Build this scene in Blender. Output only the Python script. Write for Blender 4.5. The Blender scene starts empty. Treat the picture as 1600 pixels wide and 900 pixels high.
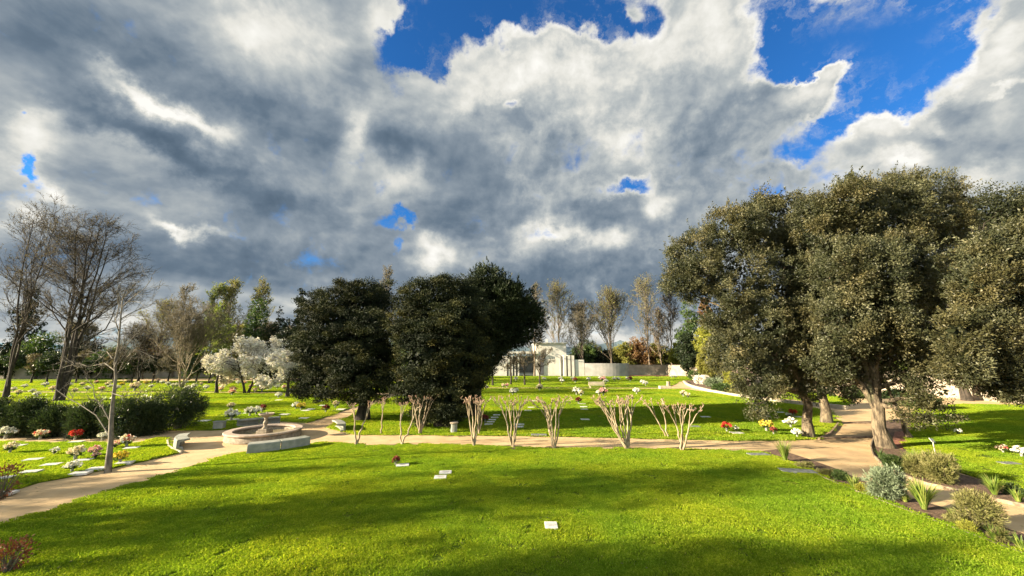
import bpy, math, random
import numpy as np
from mathutils import Vector
R = math.radians
S = bpy.context.scene
C = S.collection

# ------------------------------------------------------------------ camera
F = 578.0
TH = R(10.8)
H = 4.0
cam_d = bpy.data.cameras.new('camera')
cam_d.sensor_width = 36.0
cam_d.lens = 36.0 * F / 1600.0
cam_d.clip_end = 20000
cam_o = bpy.data.objects.new('camera', cam_d)
cam_o.location = (0, 0, H)
cam_o.rotation_euler = (R(90) + TH, 0, 0)
C.objects.link(cam_o)
S.camera = cam_o

def ray(px, py):
    x = (px - 800.0) / F; z = (450.0 - py) / F
    return (x, math.cos(TH) - z * math.sin(TH), math.sin(TH) + z * math.cos(TH))
def G(px, py, z=0.0):
    """where the line of sight through a photo pixel meets the ground"""
    r = ray(px, py); t = (z - H) / r[2]
    return (r[0] * t, r[1] * t)
def at(px, py, Y):
    r = ray(px, py); t = Y / r[1]
    return (r[0] * t, Y, H + r[2] * t)
def wcos(px, py=560):
    """a round thing off to the side looks this much wider than it is"""
    r = ray(px, py); return r[1] / math.hypot(r[0], r[1])
def mpp(px, py, Y):
    return Y / ray(px, py)[1] / F

# ------------------------------------------------------------------ light
EXPO = 2.2
SUN_EL = 17.0
SDIR = Vector((1.0, 0.20, 0)).normalized()          # the way shadows run on the ground
S.view_settings.view_transform = 'Standard'
S.view_settings.look = 'None'
S.view_settings.exposure = EXPO
S.view_settings.gamma = 1.0
sd = bpy.data.lights.new('sun', 'SUN')
sd.energy = 5.0
sd.angle = R(0.5)
sd.color = (1.0, 0.84, 0.60)
so = bpy.data.objects.new('sun', sd)
ldir = Vector((SDIR.x * math.cos(R(SUN_EL)), SDIR.y * math.cos(R(SUN_EL)), -math.sin(R(SUN_EL))))
so.rotation_euler = ldir.to_track_quat('-Z', 'Y').to_euler()
C.objects.link(so)

# ------------------------------------------------------------------ sky
W = bpy.data.worlds.new('World')
S.world = W
W.use_nodes = True
nt = W.node_tree
N = nt.nodes; L = nt.links
bg = N['Background']
BGS = 0.1
bg.inputs['Strength'].default_value = BGS
KS = 1.0 / BGS / (2 ** EXPO)
sky = N.new('ShaderNodeTexSky')
sky.sky_type = 'NISHITA'
sky.sun_disc = False
sky.sun_elevation = R(SUN_EL)
sky.sun_rotation = math.atan2(-SDIR.x, -SDIR.y)
sky.air_density = 1.0; sky.dust_density = 0.4; sky.ozone_density = 3.0

class NB:
    """small helper for writing shader maths"""
    def __init__(s, nt): s.nt = nt
    def m(s, op, a, b=None, c=None, clamp=False):
        n = s.nt.nodes.new('ShaderNodeMath'); n.operation = op; n.use_clamp = clamp
        for i, v in enumerate((a, b, c)):
            if v is None: continue
            if isinstance(v, (int, float)): n.inputs[i].default_value = v
            else: s.nt.links.new(v, n.inputs[i])
        return n.outputs[0]
    def v(s, op, a, b=None, out=0, sc=None):
        n = s.nt.nodes.new('ShaderNodeVectorMath'); n.operation = op
        for i, v in enumerate((a, b)):
            if v is None: continue
            if isinstance(v, (tuple, list)): n.inputs[i].default_value = v
            else: s.nt.links.new(v, n.inputs[i])
        if sc is not None:
            if isinstance(sc, (int, float)): n.inputs['Scale'].default_value = sc
            else: s.nt.links.new(sc, n.inputs['Scale'])
        return n.outputs['Value' if op in ('DOT_PRODUCT', 'LENGTH', 'DISTANCE') else 'Vector']
    def xyz(s, x, y, z):
        n = s.nt.nodes.new('ShaderNodeCombineXYZ')
        for i, v in enumerate((x, y, z)):
            if isinstance(v, (int, float)): n.inputs[i].default_value = v
            else: s.nt.links.new(v, n.inputs[i])
        return n.outputs[0]
    def noise(s, vec, scale, detail=5, rough=0.5, dist=0.0, col=False):
        n = s.nt.nodes.new('ShaderNodeTexNoise')
        s.nt.links.new(vec, n.inputs['Vector'])
        n.inputs['Scale'].default_value = scale; n.inputs['Detail'].default_value = detail
        n.inputs['Roughness'].default_value = rough; n.inputs['Distortion'].default_value = dist
        return n.outputs['Color' if col else 'Fac']
    def ss(s, v, lo, hi, a=0.0, b=1.0):
        n = s.nt.nodes.new('ShaderNodeMapRange'); n.interpolation_type = 'SMOOTHSTEP'
        s.nt.links.new(v, n.inputs[0])
        n.inputs[1].default_value = lo; n.inputs[2].default_value = hi
        n.inputs[3].default_value = a; n.inputs[4].default_value = b
        return n.outputs[0]
    def ramp(s, v, stops, interp='LINEAR'):
        n = s.nt.nodes.new('ShaderNodeValToRGB'); n.color_ramp.interpolation = interp
        e = n.color_ramp.elements
        while len(e) < len(stops): e.new(0.5)
        for i, (p, c) in enumerate(stops):
            e[i].position = p; e[i].color = (c[0], c[1], c[2], 1)
        s.nt.links.new(v, n.inputs[0])
        return n.outputs[0]
    def mix(s, f, a, b, mode='MIX'):
        n = s.nt.nodes.new('ShaderNodeMix'); n.data_type = 'RGBA'; n.blend_type = mode
        for sock, v in ((n.inputs[0], f), (n.inputs[6], a), (n.inputs[7], b)):
            if isinstance(v, (int, float)): sock.default_value = v
            elif isinstance(v, (tuple, list)): sock.default_value = (v[0], v[1], v[2], 1)
            else: s.nt.links.new(v, sock)
        return n.outputs[2]

B = NB(nt)
tc = N.new('ShaderNodeTexCoord').outputs['Generated']
dirv = B.v('NORMALIZE', tc)
sep = N.new('ShaderNodeSeparateXYZ'); L.new(dirv, sep.inputs[0])
az = B.m('ARCTAN2', sep.outputs[0], sep.outputs[1])
el = B.m('ARCSINE', sep.outputs[2])
ae = B.xyz(az, el, 0.0)
w1 = B.v('SUBTRACT', B.noise(dirv, 4.0, 2, 0.5, col=True), (0.5, 0.5, 0.5))
w2 = B.v('SUBTRACT', B.noise(dirv, 10.0, 6, 0.62, col=True), (0.5, 0.5, 0.5))
aw = B.v('ADD', B.v('ADD', ae, B.v('SCALE', w1, sc=0.16)), B.v('SCALE', w2, sc=0.13))
sw = N.new('ShaderNodeSeparateXYZ'); L.new(aw, sw.inputs[0])
aw1 = B.xyz(sw.outputs[0], sw.outputs[1], 1.0)

def azel(px, py):
    x, y, z = ray(px, py)
    return math.atan2(x, y), math.atan2(z, math.hypot(x, y))
def blob(px, py, rx, ry, rot=0.0):
    """soft patch of sky around one direction; sizes along its own two axes"""
    a0, e0 = azel(px, py)
    ax, ex = azel(px + 1, py); ay, ey = azel(px, py - 1)
    J = np.array([[ax - a0, ay - a0], [ex - e0, ey - e0]])
    c, s = math.cos(R(rot)), math.sin(R(rot))
    M = J @ np.array([[c * rx, -s * ry], [s * rx, c * ry]])
    I = np.linalg.inv(M)
    t = -I @ np.array([a0, e0])
    u = B.v('DOT_PRODUCT', aw1, (I[0, 0], I[0, 1], t[0]))
    v = B.v('DOT_PRODUCT', aw1, (I[1, 0], I[1, 1], t[1]))
    r2 = B.m('MULTIPLY_ADD', u, u, B.m('MULTIPLY', v, v))
    return B.m('EXPONENT', B.m('MULTIPLY', r2, -1.0))
def field(base, items):
    acc = base
    for (px, py, rx, ry, rot, amp) in items:
        g = blob(px, py, rx, ry, rot)
        acc = B.m('MULTIPLY_ADD', g, amp, acc)
    return acc

# cloud sheet seen in perspective: drawn-out streaks at the left
den = B.m('ADD', B.m('MAXIMUM', sep.outputs[2], 0.0), 0.10)
pl = B.xyz(B.m('DIVIDE', sep.outputs[0], den), B.m('DIVIDE', sep.outputs[1], den), 0.0)
pl = B.v('ADD', pl, B.v('SCALE', w1, sc=0.8))
mp = N.new('ShaderNodeMapping'); L.new(pl, mp.inputs[0])
mp.inputs['Rotation'].default_value = (0, 0, R(-63)); 
st_v = B.v('MULTIPLY', mp.outputs[0], (0.45, 1.5, 1.0))
streak = B.noise(st_v, 1.0, 5, 0.48, 0.2)
puff = B.noise(B.v('MULTIPLY', dirv, (1, 1, 1.4)), 4.2, 6, 0.52, 0.2)
SUNV = (-0.75, -0.1, 0.62)
puff2 = B.noise(B.v('MULTIPLY', B.v('ADD', dirv, tuple(0.02 * c for c in SUNV)), (1, 1, 1.4)), 4.2, 6, 0.52, 0.2)
fine = B.noise(dirv, 16.0, 8, 0.62, 0.3)
leftw = B.ss(az, -0.25, 0.05, 1.0, 0.0)
base_n = B.m('ADD', B.m('MULTIPLY', leftw, B.m('SUBTRACT', streak, 0.5)),
             B.m('MULTIPLY', B.m('SUBTRACT', 1.0, leftw), B.m('SUBTRACT', puff, 0.5)))
dens0 = B.m('MULTIPLY_ADD', base_n, 1.1, 0.62)
dens0 = B.m('MULTIPLY_ADD', B.m('SUBTRACT', fine, 0.5), 1.7, dens0)
dens0 = B.m('MULTIPLY_ADD', B.m('SUBTRACT', puff, 0.5), 0.5, dens0)
dens = field(dens0, [
    # open blue
    (700, 30, 95, 75, 0, -1.8), (800, 20, 95, 45, 0, -1.5), (640, 88, 45, 45, 0, -1.0), (930, 22, 100, 42, 5, -1.6),
    (1010, 45, 40, 35, 0, -0.6), (690, 112, 40, 20, 0, -0.6),
    (1330, 35, 130, 60, 0, -2.0), (1235, 100, 70, 45, 20, -1.5), (1370, 120, 55, 60, 30, -1.6), (1450, 60, 70, 60, -35, -1.1),
    (1290, 190, 60, 26, 20, -1.2), (1400, 165, 40, 30, 0, -0.8), (1215, 60, 50, 60, 0, -0.9),
    (640, 346, 30, 11, -25, -1.1), (608, 345, 18, 8, 0, -0.9), (630, 376, 14, 10, -40, -0.8), (655, 352, 10, 18, 0, .25),
    (982, 280, 40, 13, 8, -1.1), (44, 268, 15, 20, 0, -1.15), (22, 190, 15, 8, 0, -0.7), (393, 74, 20, 9, 30, -0.5),
    (800, 178, 16, 10, 0, -0.6), (940, 455, 26, 12, 0, -0.4), (1560, 120, 60, 12, 15, -0.7),
    (1235, 238, 35, 14, 10, -0.6), (1190, 295, 40, 18, 0, -0.4), (860, 355, 40, 14, 0, -0.45),
    (240, 520, 240, 12, 0, -0.25), (960, 520, 220, 20, 0, -0.2),
    # wisps and billows that stand into the blue
    (600, 35, 34, 26, -20, 1.35), (640, 30, 20, 14, 0, 0.5), (995, 12, 16, 28, 20, 1.0), (770, 140, 65, 32, 12, 0.9), (900, 112, 70, 32, -5, 1.0),
    (1075, 95, 70, 34, 10, 0.9), (1130, 40, 45, 50, 50, 1.0), (1275, 128, 55, 22, 30, 1.6), (1230, 150, 60, 22, 10, 0.8),
    (1350, 205, 60, 26, 0, 0.8), (1540, 70, 80, 45, 30, 1.1), (1560, 180, 100, 50, 0, 0.6), (680, 385, 32, 30, 0, 1.0),
    (1480, 190, 60, 30, 0, 0.4), (540, 60, 40, 80, 0, 0.5)])
alpha = B.ss(dens, -0.24, 0.42)
# thin drawn-out veils that soften the cloud edges
vm_ = N.new('ShaderNodeMapping'); L.new(B.v('ADD', dirv, B.v('SCALE', w2, sc=0.25)), vm_.inputs[0]); vm_.inputs['Rotation'].default_value = (0, R(-38), R(10)); vm_.inputs['Scale'].default_value = (2.6, 5, 9.0)
veil = B.m('MULTIPLY', B.ss(B.noise(vm_.outputs[0], 1.6, 7, 0.6, 0.4), 0.47, 0.78, 0.0, 0.75), B.ss(dens, -1.9, -0.2))
alpha = B.m('MAXIMUM', alpha, veil)
rel = B.m('MULTIPLY', B.m('SUBTRACT', puff, puff2), 1.5)
br0 = B.m('ADD', B.m('MULTIPLY_ADD', leftw, 0.00, 0.46), rel)
br0 = B.m('MULTIPLY_ADD', B.m('SUBTRACT', streak, 0.5), B.m('MULTIPLY_ADD', leftw, 0.55, 0.15), br0)
br0 = B.m('MULTIPLY_ADD', B.m('SUBTRACT', fine, 0.5), B.m('MULTIPLY_ADD', leftw, -0.22, 0.42), br0)
edge = B.m('MULTIPLY', B.ss(dens, 0.15, 0.9, 0.34, 0.0), B.m('MULTIPLY_ADD', leftw, -0.8, 1.0))
br0 = B.m('ADD', br0, edge)
fine2 = B.noise(dirv, 38.0, 5, 0.6, 0.5)
br0 = B.m('MULTIPLY_ADD', B.m('SUBTRACT', fine2, 0.5), B.m('MULTIPLY_ADD', leftw, -0.13, 0.18), br0)
br = field(br0, [
    # lit
    (400, 35, 60, 45, -30, 0.26), (470, 75, 60, 60, -40, 0.20), (560, 210, 22, 60, -30, 0.40), (640, 290, 70, 24, -15, 0.25), (250, 158, 75, 14, -22, 0.50),
    (330, 195, 60, 14, -30, 0.30), (210, 130, 70, 18, -20, 0.25),
    (40, 225, 70, 45, 0, 0.42), (70, 305, 40, 18, -25, 0.45), (300, 342, 48, 9, -18, 0.60), (8, 330, 30, 30, 0, 0.35), (220, 240, 60, 25, -10, 0.12),
    (600, 40, 45, 40, 0, 0.35), (690, 388, 38, 28, -20, 0.65), (770, 140, 70, 34, 0, 0.36), (895, 110, 85, 34, -5, 0.42), (1040, 90, 80, 36, 10, 0.32), (870, 150, 60, 40, 0, .2), (150, 60, 200, 70, 0, -.05),
    (1130, 40, 60, 60, 40, 0.30), (985, 205, 45, 28, 0, 0.34), (1030, 302, 32, 22, 0, 0.42), (890, 352, 60, 16, 0, 0.30), (970, 355, 30, 16, 0, 0.25), (835, 375, 26, 22, 0, 0.2),
    (1275, 128, 60, 30, 30, 0.30), (1350, 205, 60, 30, 0, 0.42), (1395, 250, 50, 16, 0, 0.42), (1540, 70, 90, 40, 30, 0.34), (1470, 195, 60, 16, 0, 0.25),
    (1560, 270, 70, 20, 0, 0.25), (1540, 150, 120, 70, 0, .12), (1160, 150, 80, 60, 0, .05), (680, 165, 70, 40, 0, 0.10), (200, 505, 260, 20, 0, 0.30), (950, 530, 200, 22, 0, 0.22), (1240, 100, 90, 40, 0, 0.1),
    # shaded undersides
    (200, 90, 170, 50, -20, -0.16), (180, 190, 110, 24, -25, -0.34), (300, 240, 110, 24, -27, -0.30), (440, 290, 90, 26, -22, -0.24),
    (390, 160, 90, 26, -30, -0.22), (480, 225, 60, 30, -30, -0.12), (640, 225, 62, 36, -20, -0.32), (760, 270, 90, 45, 0, -0.20), (720, 200, 60, 30, 0, -0.12),
    (420, 410, 240, 42, -4, -0.26), (170, 380, 120, 30, 0, -0.10), (740, 350, 80, 35, 0, -0.25), (790, 440, 140, 40, 0, -0.28), (1000, 420, 120, 50, 0, -0.25),
    (880, 230, 70, 34, -20, -0.22), (930, 310, 60, 26, 0, -0.24), (1120, 235, 110, 50, 0, -0.24), (1180, 290, 90, 30, 0, -0.18),
    (1470, 260, 90, 34, 0, -0.12), (1500, 160, 60, 26, 15, -0.12), (60, 30, 120, 40, 0, -0.10), (1050, 380, 60, 60, 0, -0.1), (880, 480, 160, 26, 0, -0.20)])
br = B.m('MULTIPLY_ADD', B.m('SUBTRACT', br, 0.45), 1.0, 0.45)
cloud = B.ramp(B.m('MAXIMUM', B.m('MINIMUM', br, 1.0), 0.0),
    [(0.0, (0.085, 0.130, 0.185)), (0.22, (0.145, 0.200, 0.265)), (0.42, (0.27, 0.325, 0.38)), (0.62, (0.50, 0.535, 0.54)), (0.80, (0.80, 0.79, 0.73)), (1.0, (1.02, 1.0, 0.94))])
cloud = B.v('SCALE', cloud, sc=KS)
KB = 2 ** (1.4 - EXPO)
blue_t = B.mix(1.0, sky.outputs[0], tuple(KB * c for c in (0.17, 0.50, 0.82)), 'MULTIPLY')
skycol = B.mix(alpha, blue_t, cloud)
# unseen sky behind the photographer, with brightness added to lift the shaded areas
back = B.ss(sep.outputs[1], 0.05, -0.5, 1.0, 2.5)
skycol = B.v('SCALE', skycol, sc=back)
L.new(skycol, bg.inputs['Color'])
# ------------------------------------------------------------------ scene helpers
def tag(o, label=None, cat=None, group=None, kind=None):
    if label: o['label'] = label
    if cat: o['category'] = cat
    if group: o['group'] = group
    if kind: o['kind'] = kind
    return o
def empty(name, loc, rz=0.0):
    o = bpy.data.objects.new(name, None)
    o.location = loc; o.rotation_euler = (0, 0, rz); o.empty_display_size = 0.2
    C.objects.link(o); return o
def link(name, me, parent=None, loc=None):
    o = bpy.data.objects.new(name, me)
    if parent is not None: o.parent = parent
    if loc is not None: o.location = loc
    C.objects.link(o); return o
def mesh_np(name, V, Fc, mat, smooth=False, rnd=None, FT=None):
    """fast mesh from arrays; Fc quads (n,4), FT triangles (n,3)"""
    me = bpy.data.meshes.new(name)
    V = np.asarray(V, np.float32)
    nq = 0 if Fc is None else len(Fc); ntri = 0 if FT is None else len(FT)
    me.vertices.add(len(V)); me.vertices.foreach_set('co', V.ravel())
    loops = []
    if nq: loops.append(np.asarray(Fc, np.int32).ravel())
    if ntri: loops.append(np.asarray(FT, np.int32).ravel())
    loops = np.concatenate(loops)
    me.loops.add(len(loops)); me.loops.foreach_set('vertex_index', loops)
    me.polygons.add(nq + ntri)
    ls = np.concatenate([np.arange(nq) * 4, nq * 4 + np.arange(ntri) * 3]).astype(np.int32)
    me.polygons.foreach_set('loop_start', ls)
    me.update(calc_edges=True)
    if smooth: me.polygons.foreach_set('use_smooth', np.ones(nq + ntri, bool))
    if rnd is not None:
        a = me.attributes.new('rnd', 'FLOAT', 'FACE'); a.data.foreach_set('value', np.asarray(rnd, np.float32))
    me.materials.append(mat)
    return me
class MB:
    """collects simple shapes into one mesh"""
    def __init__(s): s.v = []; s.f = []
    def add(s, v, f):
        n = len(s.v); s.v += [tuple(p) for p in v]; s.f += [tuple(i + n for i in q) for q in f]; return s
    def box(s, x0, x1, y0, y1, z0, z1):
        v = [(x0,y0,z0),(x1,y0,z0),(x1,y1,z0),(x0,y1,z0),(x0,y0,z1),(x1,y0,z1),(x1,y1,z1),(x0,y1,z1)]
        return s.add(v, [(0,3,2,1),(4,5,6,7),(0,1,5,4),(1,2,6,5),(2,3,7,6),(3,0,4,7)])
    def prism(s, poly, z0, z1, bottom=True):
        """poly counter-clockwise or not: both work"""
        a = sum(poly[i][0]*poly[(i+1)%len(poly)][1]-poly[(i+1)%len(poly)][0]*poly[i][1] for i in range(len(poly)))
        if a < 0: poly = poly[::-1]
        n = len(poly)
        v = [(p[0],p[1],z0) for p in poly] + [(p[0],p[1],z1) for p in poly]
        f = [tuple(range(n, 2*n))] + [(i,(i+1)%n,n+(i+1)%n,n+i) for i in range(n)]
        if bottom: f.append(tuple(range(n-1,-1,-1)))
        return s.add(v, f)
    def lathe(s, prof, n=32, cx=0, cy=0):
        v = []; f = []
        for r, z in prof:
            for i in range(n):
                a = 2*math.pi*i/n; v.append((cx+r*math.cos(a), cy+r*math.sin(a), z))
        for k in range(len(prof)-1):
            for i in range(n):
                j = (i+1)%n; f.append((k*n+i,k*n+j,(k+1)*n+j,(k+1)*n+i))
        return s.add(v, f)
    def tube(s, pts, rad, n=8):
        V, Q = tubes(np.array([pts], float), np.array([rad], float), n)
        return s.add(V.tolist(), Q.tolist())
    def sweep(s, prof, path):
        """closed profile (offset, z) carried along a plan polyline"""
        n = len(prof); v = []; f = []
        P = [np.array(p, float) for p in path]
        for i, p in enumerate(P):
            d = P[min(i+1,len(P)-1)] - P[max(i-1,0)]; d /= np.linalg.norm(d)
            nr = np.array([d[1], -d[0]])
            for o, z in prof: q = p + nr*o; v.append((q[0], q[1], z))
        for i in range(len(P)-1):
            for k in range(n): f.append((i*n+k,i*n+(k+1)%n,(i+1)*n+(k+1)%n,(i+1)*n+k))
        f.append(tuple(range(n-1,-1,-1))); f.append(tuple(range((len(P)-1)*n, len(P)*n)))
        return s.add(v, f)
    def build(s, name, mat, parent=None, smooth=False, bevel=0.0, loc=None):
        me = bpy.data.meshes.new(name); me.from_pydata(s.v, [], s.f); me.update()
        import bmesh
        bm = bmesh.new(); bm.from_mesh(me); bmesh.ops.recalc_face_normals(bm, faces=bm.faces); bm.to_mesh(me); bm.free()
        me.materials.append(mat)
        if smooth: me.polygons.foreach_set('use_smooth', [True]*len(me.polygons))
        o = link(name, me, parent, loc)
        if bevel:
            m = o.modifiers.new('bevel', 'BEVEL'); m.width = bevel; m.segments = 2; m.limit_method = 'ANGLE'
        return o

def norm(a): return a / np.maximum(np.linalg.norm(a, axis=-1, keepdims=True), 1e-9)
def tubes(P, Rr, n):
    Bn, K, _ = P.shape
    T = norm(np.gradient(P, axis=1))
    m = T.mean(axis=1); ref = np.where(np.abs(m[:, 2:3]) > 0.7, np.array([[1.0, 0.1, 0]]), np.array([[0, 0.1, 1.0]]))
    U = norm(np.cross(T, ref[:, None, :])); Vv = np.cross(T, U)
    a = np.arange(n) * 2 * math.pi / n
    ring = U[:, :, None, :] * np.cos(a)[None, None, :, None] + Vv[:, :, None, :] * np.sin(a)[None, None, :, None]
    V = P[:, :, None, :] + ring * Rr[:, :, None, None]
    b = np.arange(Bn)[:, None, None] * K * n; k = np.arange(K - 1)[None, :, None] * n; i = np.arange(n)[None, None, :]; j = (i + 1) % n
    Q = np.stack(np.broadcast_arrays(b + k + i, b + k + j, b + k + n + j, b + k + n + i), -1).reshape(-1, 4)
    return V.reshape(-1, 3), Q
def tube_mesh(name, sets, mat, smooth=True):
    Vs = []; Qs = []; o = 0
    for P, Rr, n in sets:
        if len(P) == 0: continue
        V, Q = tubes(P, Rr, n); Vs.append(V); Qs.append(Q + o); o += len(V)
    return mesh_np(name, np.concatenate(Vs), np.concatenate(Qs), mat, smooth)
def grow(rng, P, Rr, nchild, t0, t1, ang, length, K=4, curve=0.15, up=0.05, taper=0.35, rf=0.7, shrink=0.4, angvar=0.25, rmin=0.004, lens=None, prof=None):
    Bn, Kp, _ = P.shape
    idx = np.repeat(np.arange(Bn), nchild); M = len(idx)
    t = t0 + (t1 - t0) * ((np.tile(np.arange(nchild), Bn) + rng.random(M)) / nchild)
    g = t * (Kp - 1); i0 = np.minimum(g.astype(int), Kp - 2); fr = (g - i0)[:, None]
    pos = P[idx, i0] * (1 - fr) + P[idx, i0 + 1] * fr
    rr = Rr[idx, i0] * (1 - fr[:, 0]) + Rr[idx, i0 + 1] * fr[:, 0]
    tan = norm(P[idx, i0 + 1] - P[idx, i0])
    perp = norm(np.cross(tan, rng.normal(size=(M, 3))))
    A = ang + rng.normal(size=M) * angvar
    d = norm(tan * np.cos(A)[:, None] + perp * np.sin(A)[:, None])
    Ln = length * (1 - shrink * t) * (0.7 + 0.6 * rng.random(M))
    if lens is not None: Ln = Ln * lens[idx]
    if prof is not None: Ln = length * np.interp(t, prof[0], prof[1]) * (0.75 + 0.5 * rng.random(M))
    out = [pos]
    for k in range(1, K):
        d = norm(d + rng.normal(size=(M, 3)) * curve + np.array([0, 0, up]))
        pos = pos + d * (Ln / (K - 1))[:, None]; out.append(pos)
    Pn = np.stack(out, 1)
    r0 = np.maximum(rr * rf, rmin)
    Rn = r0[:, None] * (1 - (1 - taper) * np.linspace(0, 1, K)[None, :])
    return Pn, np.maximum(Rn, rmin * 0.6)
def leaf_quads(rng, pts, size, out=None, bias=0.5, up=0.2, aspect=0.5, var=0.35):
    """one pointed leaf per point, leaning along out"""
    M = len(pts)
    d = rng.normal(size=(M, 3))
    if out is not None: d = norm(d) + out * bias
    d[:, 2] += up; d = norm(d)
    s = norm(np.cross(d, rng.normal(size=(M, 3))))
    l = (size * (1 - var + 2 * var * rng.random(M)))[:, None]
    n = np.cross(d, s)
    m = pts + d * l * 0.5
    V = np.stack([pts, m + s * l * aspect * 0.5 - n * l * 0.06, pts + d * l, m - s * l * aspect * 0.5 - n * l * 0.06], 1).reshape(-1, 3)
    Q = np.arange(M * 4).reshape(-1, 4)
    return V, Q
def leaves_mesh(name, rng, pts, size, mat, out=None, bias=0.5, up=0.2, aspect=0.5, var=0.35, rnd=None):
    V, Q = leaf_quads(rng, pts, size, out, bias, up, aspect, var)
    if rnd is None: rnd = rng.random(len(pts))
    return mesh_np(name, V, Q, mat, False, rnd)
def sph(rng, n): return norm(rng.normal(size=(n, 3)))
def crown_points(rng, lobes, nclump, rc, per, shell=(0.78, 1.02), flat=0.8, inner=0.72, zmin=0.3, spikes=0, tuft=1.0):
    """lobes (n,6) centre + radii. leaf points in clumps over the outside of the lobes, and the way each leans"""
    lobes = np.asarray(lobes, float)
    w = lobes[:, 3] * lobes[:, 4] + lobes[:, 3] * lobes[:, 5]; w = w / w.sum()
    k = rng.choice(len(lobes), size=nclump * 3, p=w)
    u = sph(rng, nclump * 3); fr = shell[0] + (shell[1] - shell[0]) * rng.random(nclump * 3) ** 0.7
    c = lobes[k, :3] + u * lobes[k, 3:] * fr[:, None]
    dist = np.linalg.norm((c[:, None, :] - lobes[None, :, :3]) / lobes[None, :, 3:], axis=2)
    dist[np.arange(len(c)), k] = 9
    keep = (dist.min(axis=1) > inner) & (c[:, 2] > zmin)
    c = c[keep][:nclump]; u = u[keep][:nclump]
    M = len(c)
    rcs = rc * (0.6 + 0.8 * rng.random(M))
    n = int(M * per)
    ci = rng.integers(0, M, n)
    q = sph(rng, n) * (rng.random(n) ** (1 / 2.2))[:, None]
    off = q * rcs[ci][:, None]; off[:, 2] *= flat
    off += u[ci] * (rng.random(n) * rc * 0.5 * tuft)[:, None]
    pts = c[ci] + off
    if spikes:
        # upright shoots standing out of the crown
        ks = rng.permutation(M)[:int(M * spikes)]; d = norm(u[ks] * .7 + rng.normal(size=(len(ks), 3)) * .35 + np.array([0, 0, .75]))
        ln = rc * (1.2 + 1.4 * rng.random(len(ks))); m = 34
        t = rng.random((len(ks), m, 1)) ** .8
        sp = c[ks][:, None] + d[:, None] * ln[:, None, None] * t * 1.2 + rng.normal(size=(len(ks), m, 3)) * rc * .16 * (1.15 - t)
        pts = np.concatenate([pts, sp.reshape(-1, 3)])
        q = np.concatenate([q, np.repeat(d, m, 0)]); ci = np.concatenate([ci, np.repeat(ks, m)]); n = len(pts)
    out = norm(q * 0.8 + u[ci] * 0.8)
    tone = np.clip(rng.random(M)[ci] * 0.62 + rng.random(n) * 0.38, 0, 1)
    return pts, out, tone, c, u
def fill_points(rng, lobes, n, fr=0.8):
    lobes = np.asarray(lobes, float)
    w = lobes[:, 3] * lobes[:, 4] * lobes[:, 5]; w = w / w.sum()
    k = rng.choice(len(lobes), size=n, p=w)
    return lobes[k, :3] + sph(rng, n) * (rng.random(n) ** (1 / 3))[:, None] * lobes[k, 3:] * fr
def limb(rng, a, b, r0, r1, K=7, sag=0.0, wob=0.06):
    a = np.array(a, float); b = np.array(b, float); t = np.linspace(0, 1, K)[:, None]
    ln = np.linalg.norm(b - a)
    P = a * (1 - t) + b * t + rng.normal(size=(K, 3)) * wob * ln * (np.sin(t * math.pi))
    P[:, 2] += (np.sin(t[:, 0] * math.pi)) * sag * ln
    return P, np.linspace(r0, r1, K)
def seedof(*a): return abs(hash(tuple(round(float(x), 2) for x in a))) % (2**31)

# ------------------------------------------------------------------ materials
MATS = {}
def newmat(name):
    m = bpy.data.materials.new(name); m.use_nodes = True
    nt = m.node_tree; nt.nodes.clear()
    o = nt.nodes.new('ShaderNodeOutputMaterial')
    return m, nt, o, NB(nt)
def leafmat(name, stops, trans=0.3, rough=0.6, tcol=1.4, patch=None, gloss=0.3):
    m, nt, o, b = newmat(name)
    a = nt.nodes.new('ShaderNodeAttribute'); a.attribute_name = 'rnd'
    col = b.ramp(a.outputs['Fac'], stops)
    g = nt.nodes.new('ShaderNodeNewGeometry')
    if patch:
        pn = b.noise(g.outputs['Position'], patch[0], 2, 0.5)
        col = b.mix(b.ss(pn, 0.42, 0.62), col, b.mix(1.0, col, patch[1], 'MULTIPLY'))
    p = nt.nodes.new('ShaderNodeBsdfPrincipled'); p.inputs['Roughness'].default_value = rough
    p.inputs['Specular IOR Level'].default_value = gloss
    nt.links.new(col, p.inputs['Base Color'])
    t = nt.nodes.new('ShaderNodeBsdfTranslucent')
    nt.links.new(b.mix(1.0, col, (tcol, tcol, tcol * 0.6), 'MULTIPLY'), t.inputs['Color'])
    mx = nt.nodes.new('ShaderNodeMixShader'); mx.inputs[0].default_value = trans
    nt.links.new(p.outputs[0], mx.inputs[1]); nt.links.new(t.outputs[0], mx.inputs[2]); nt.links.new(mx.outputs[0], o.inputs[0])
    MATS[name] = m; return m
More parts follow.
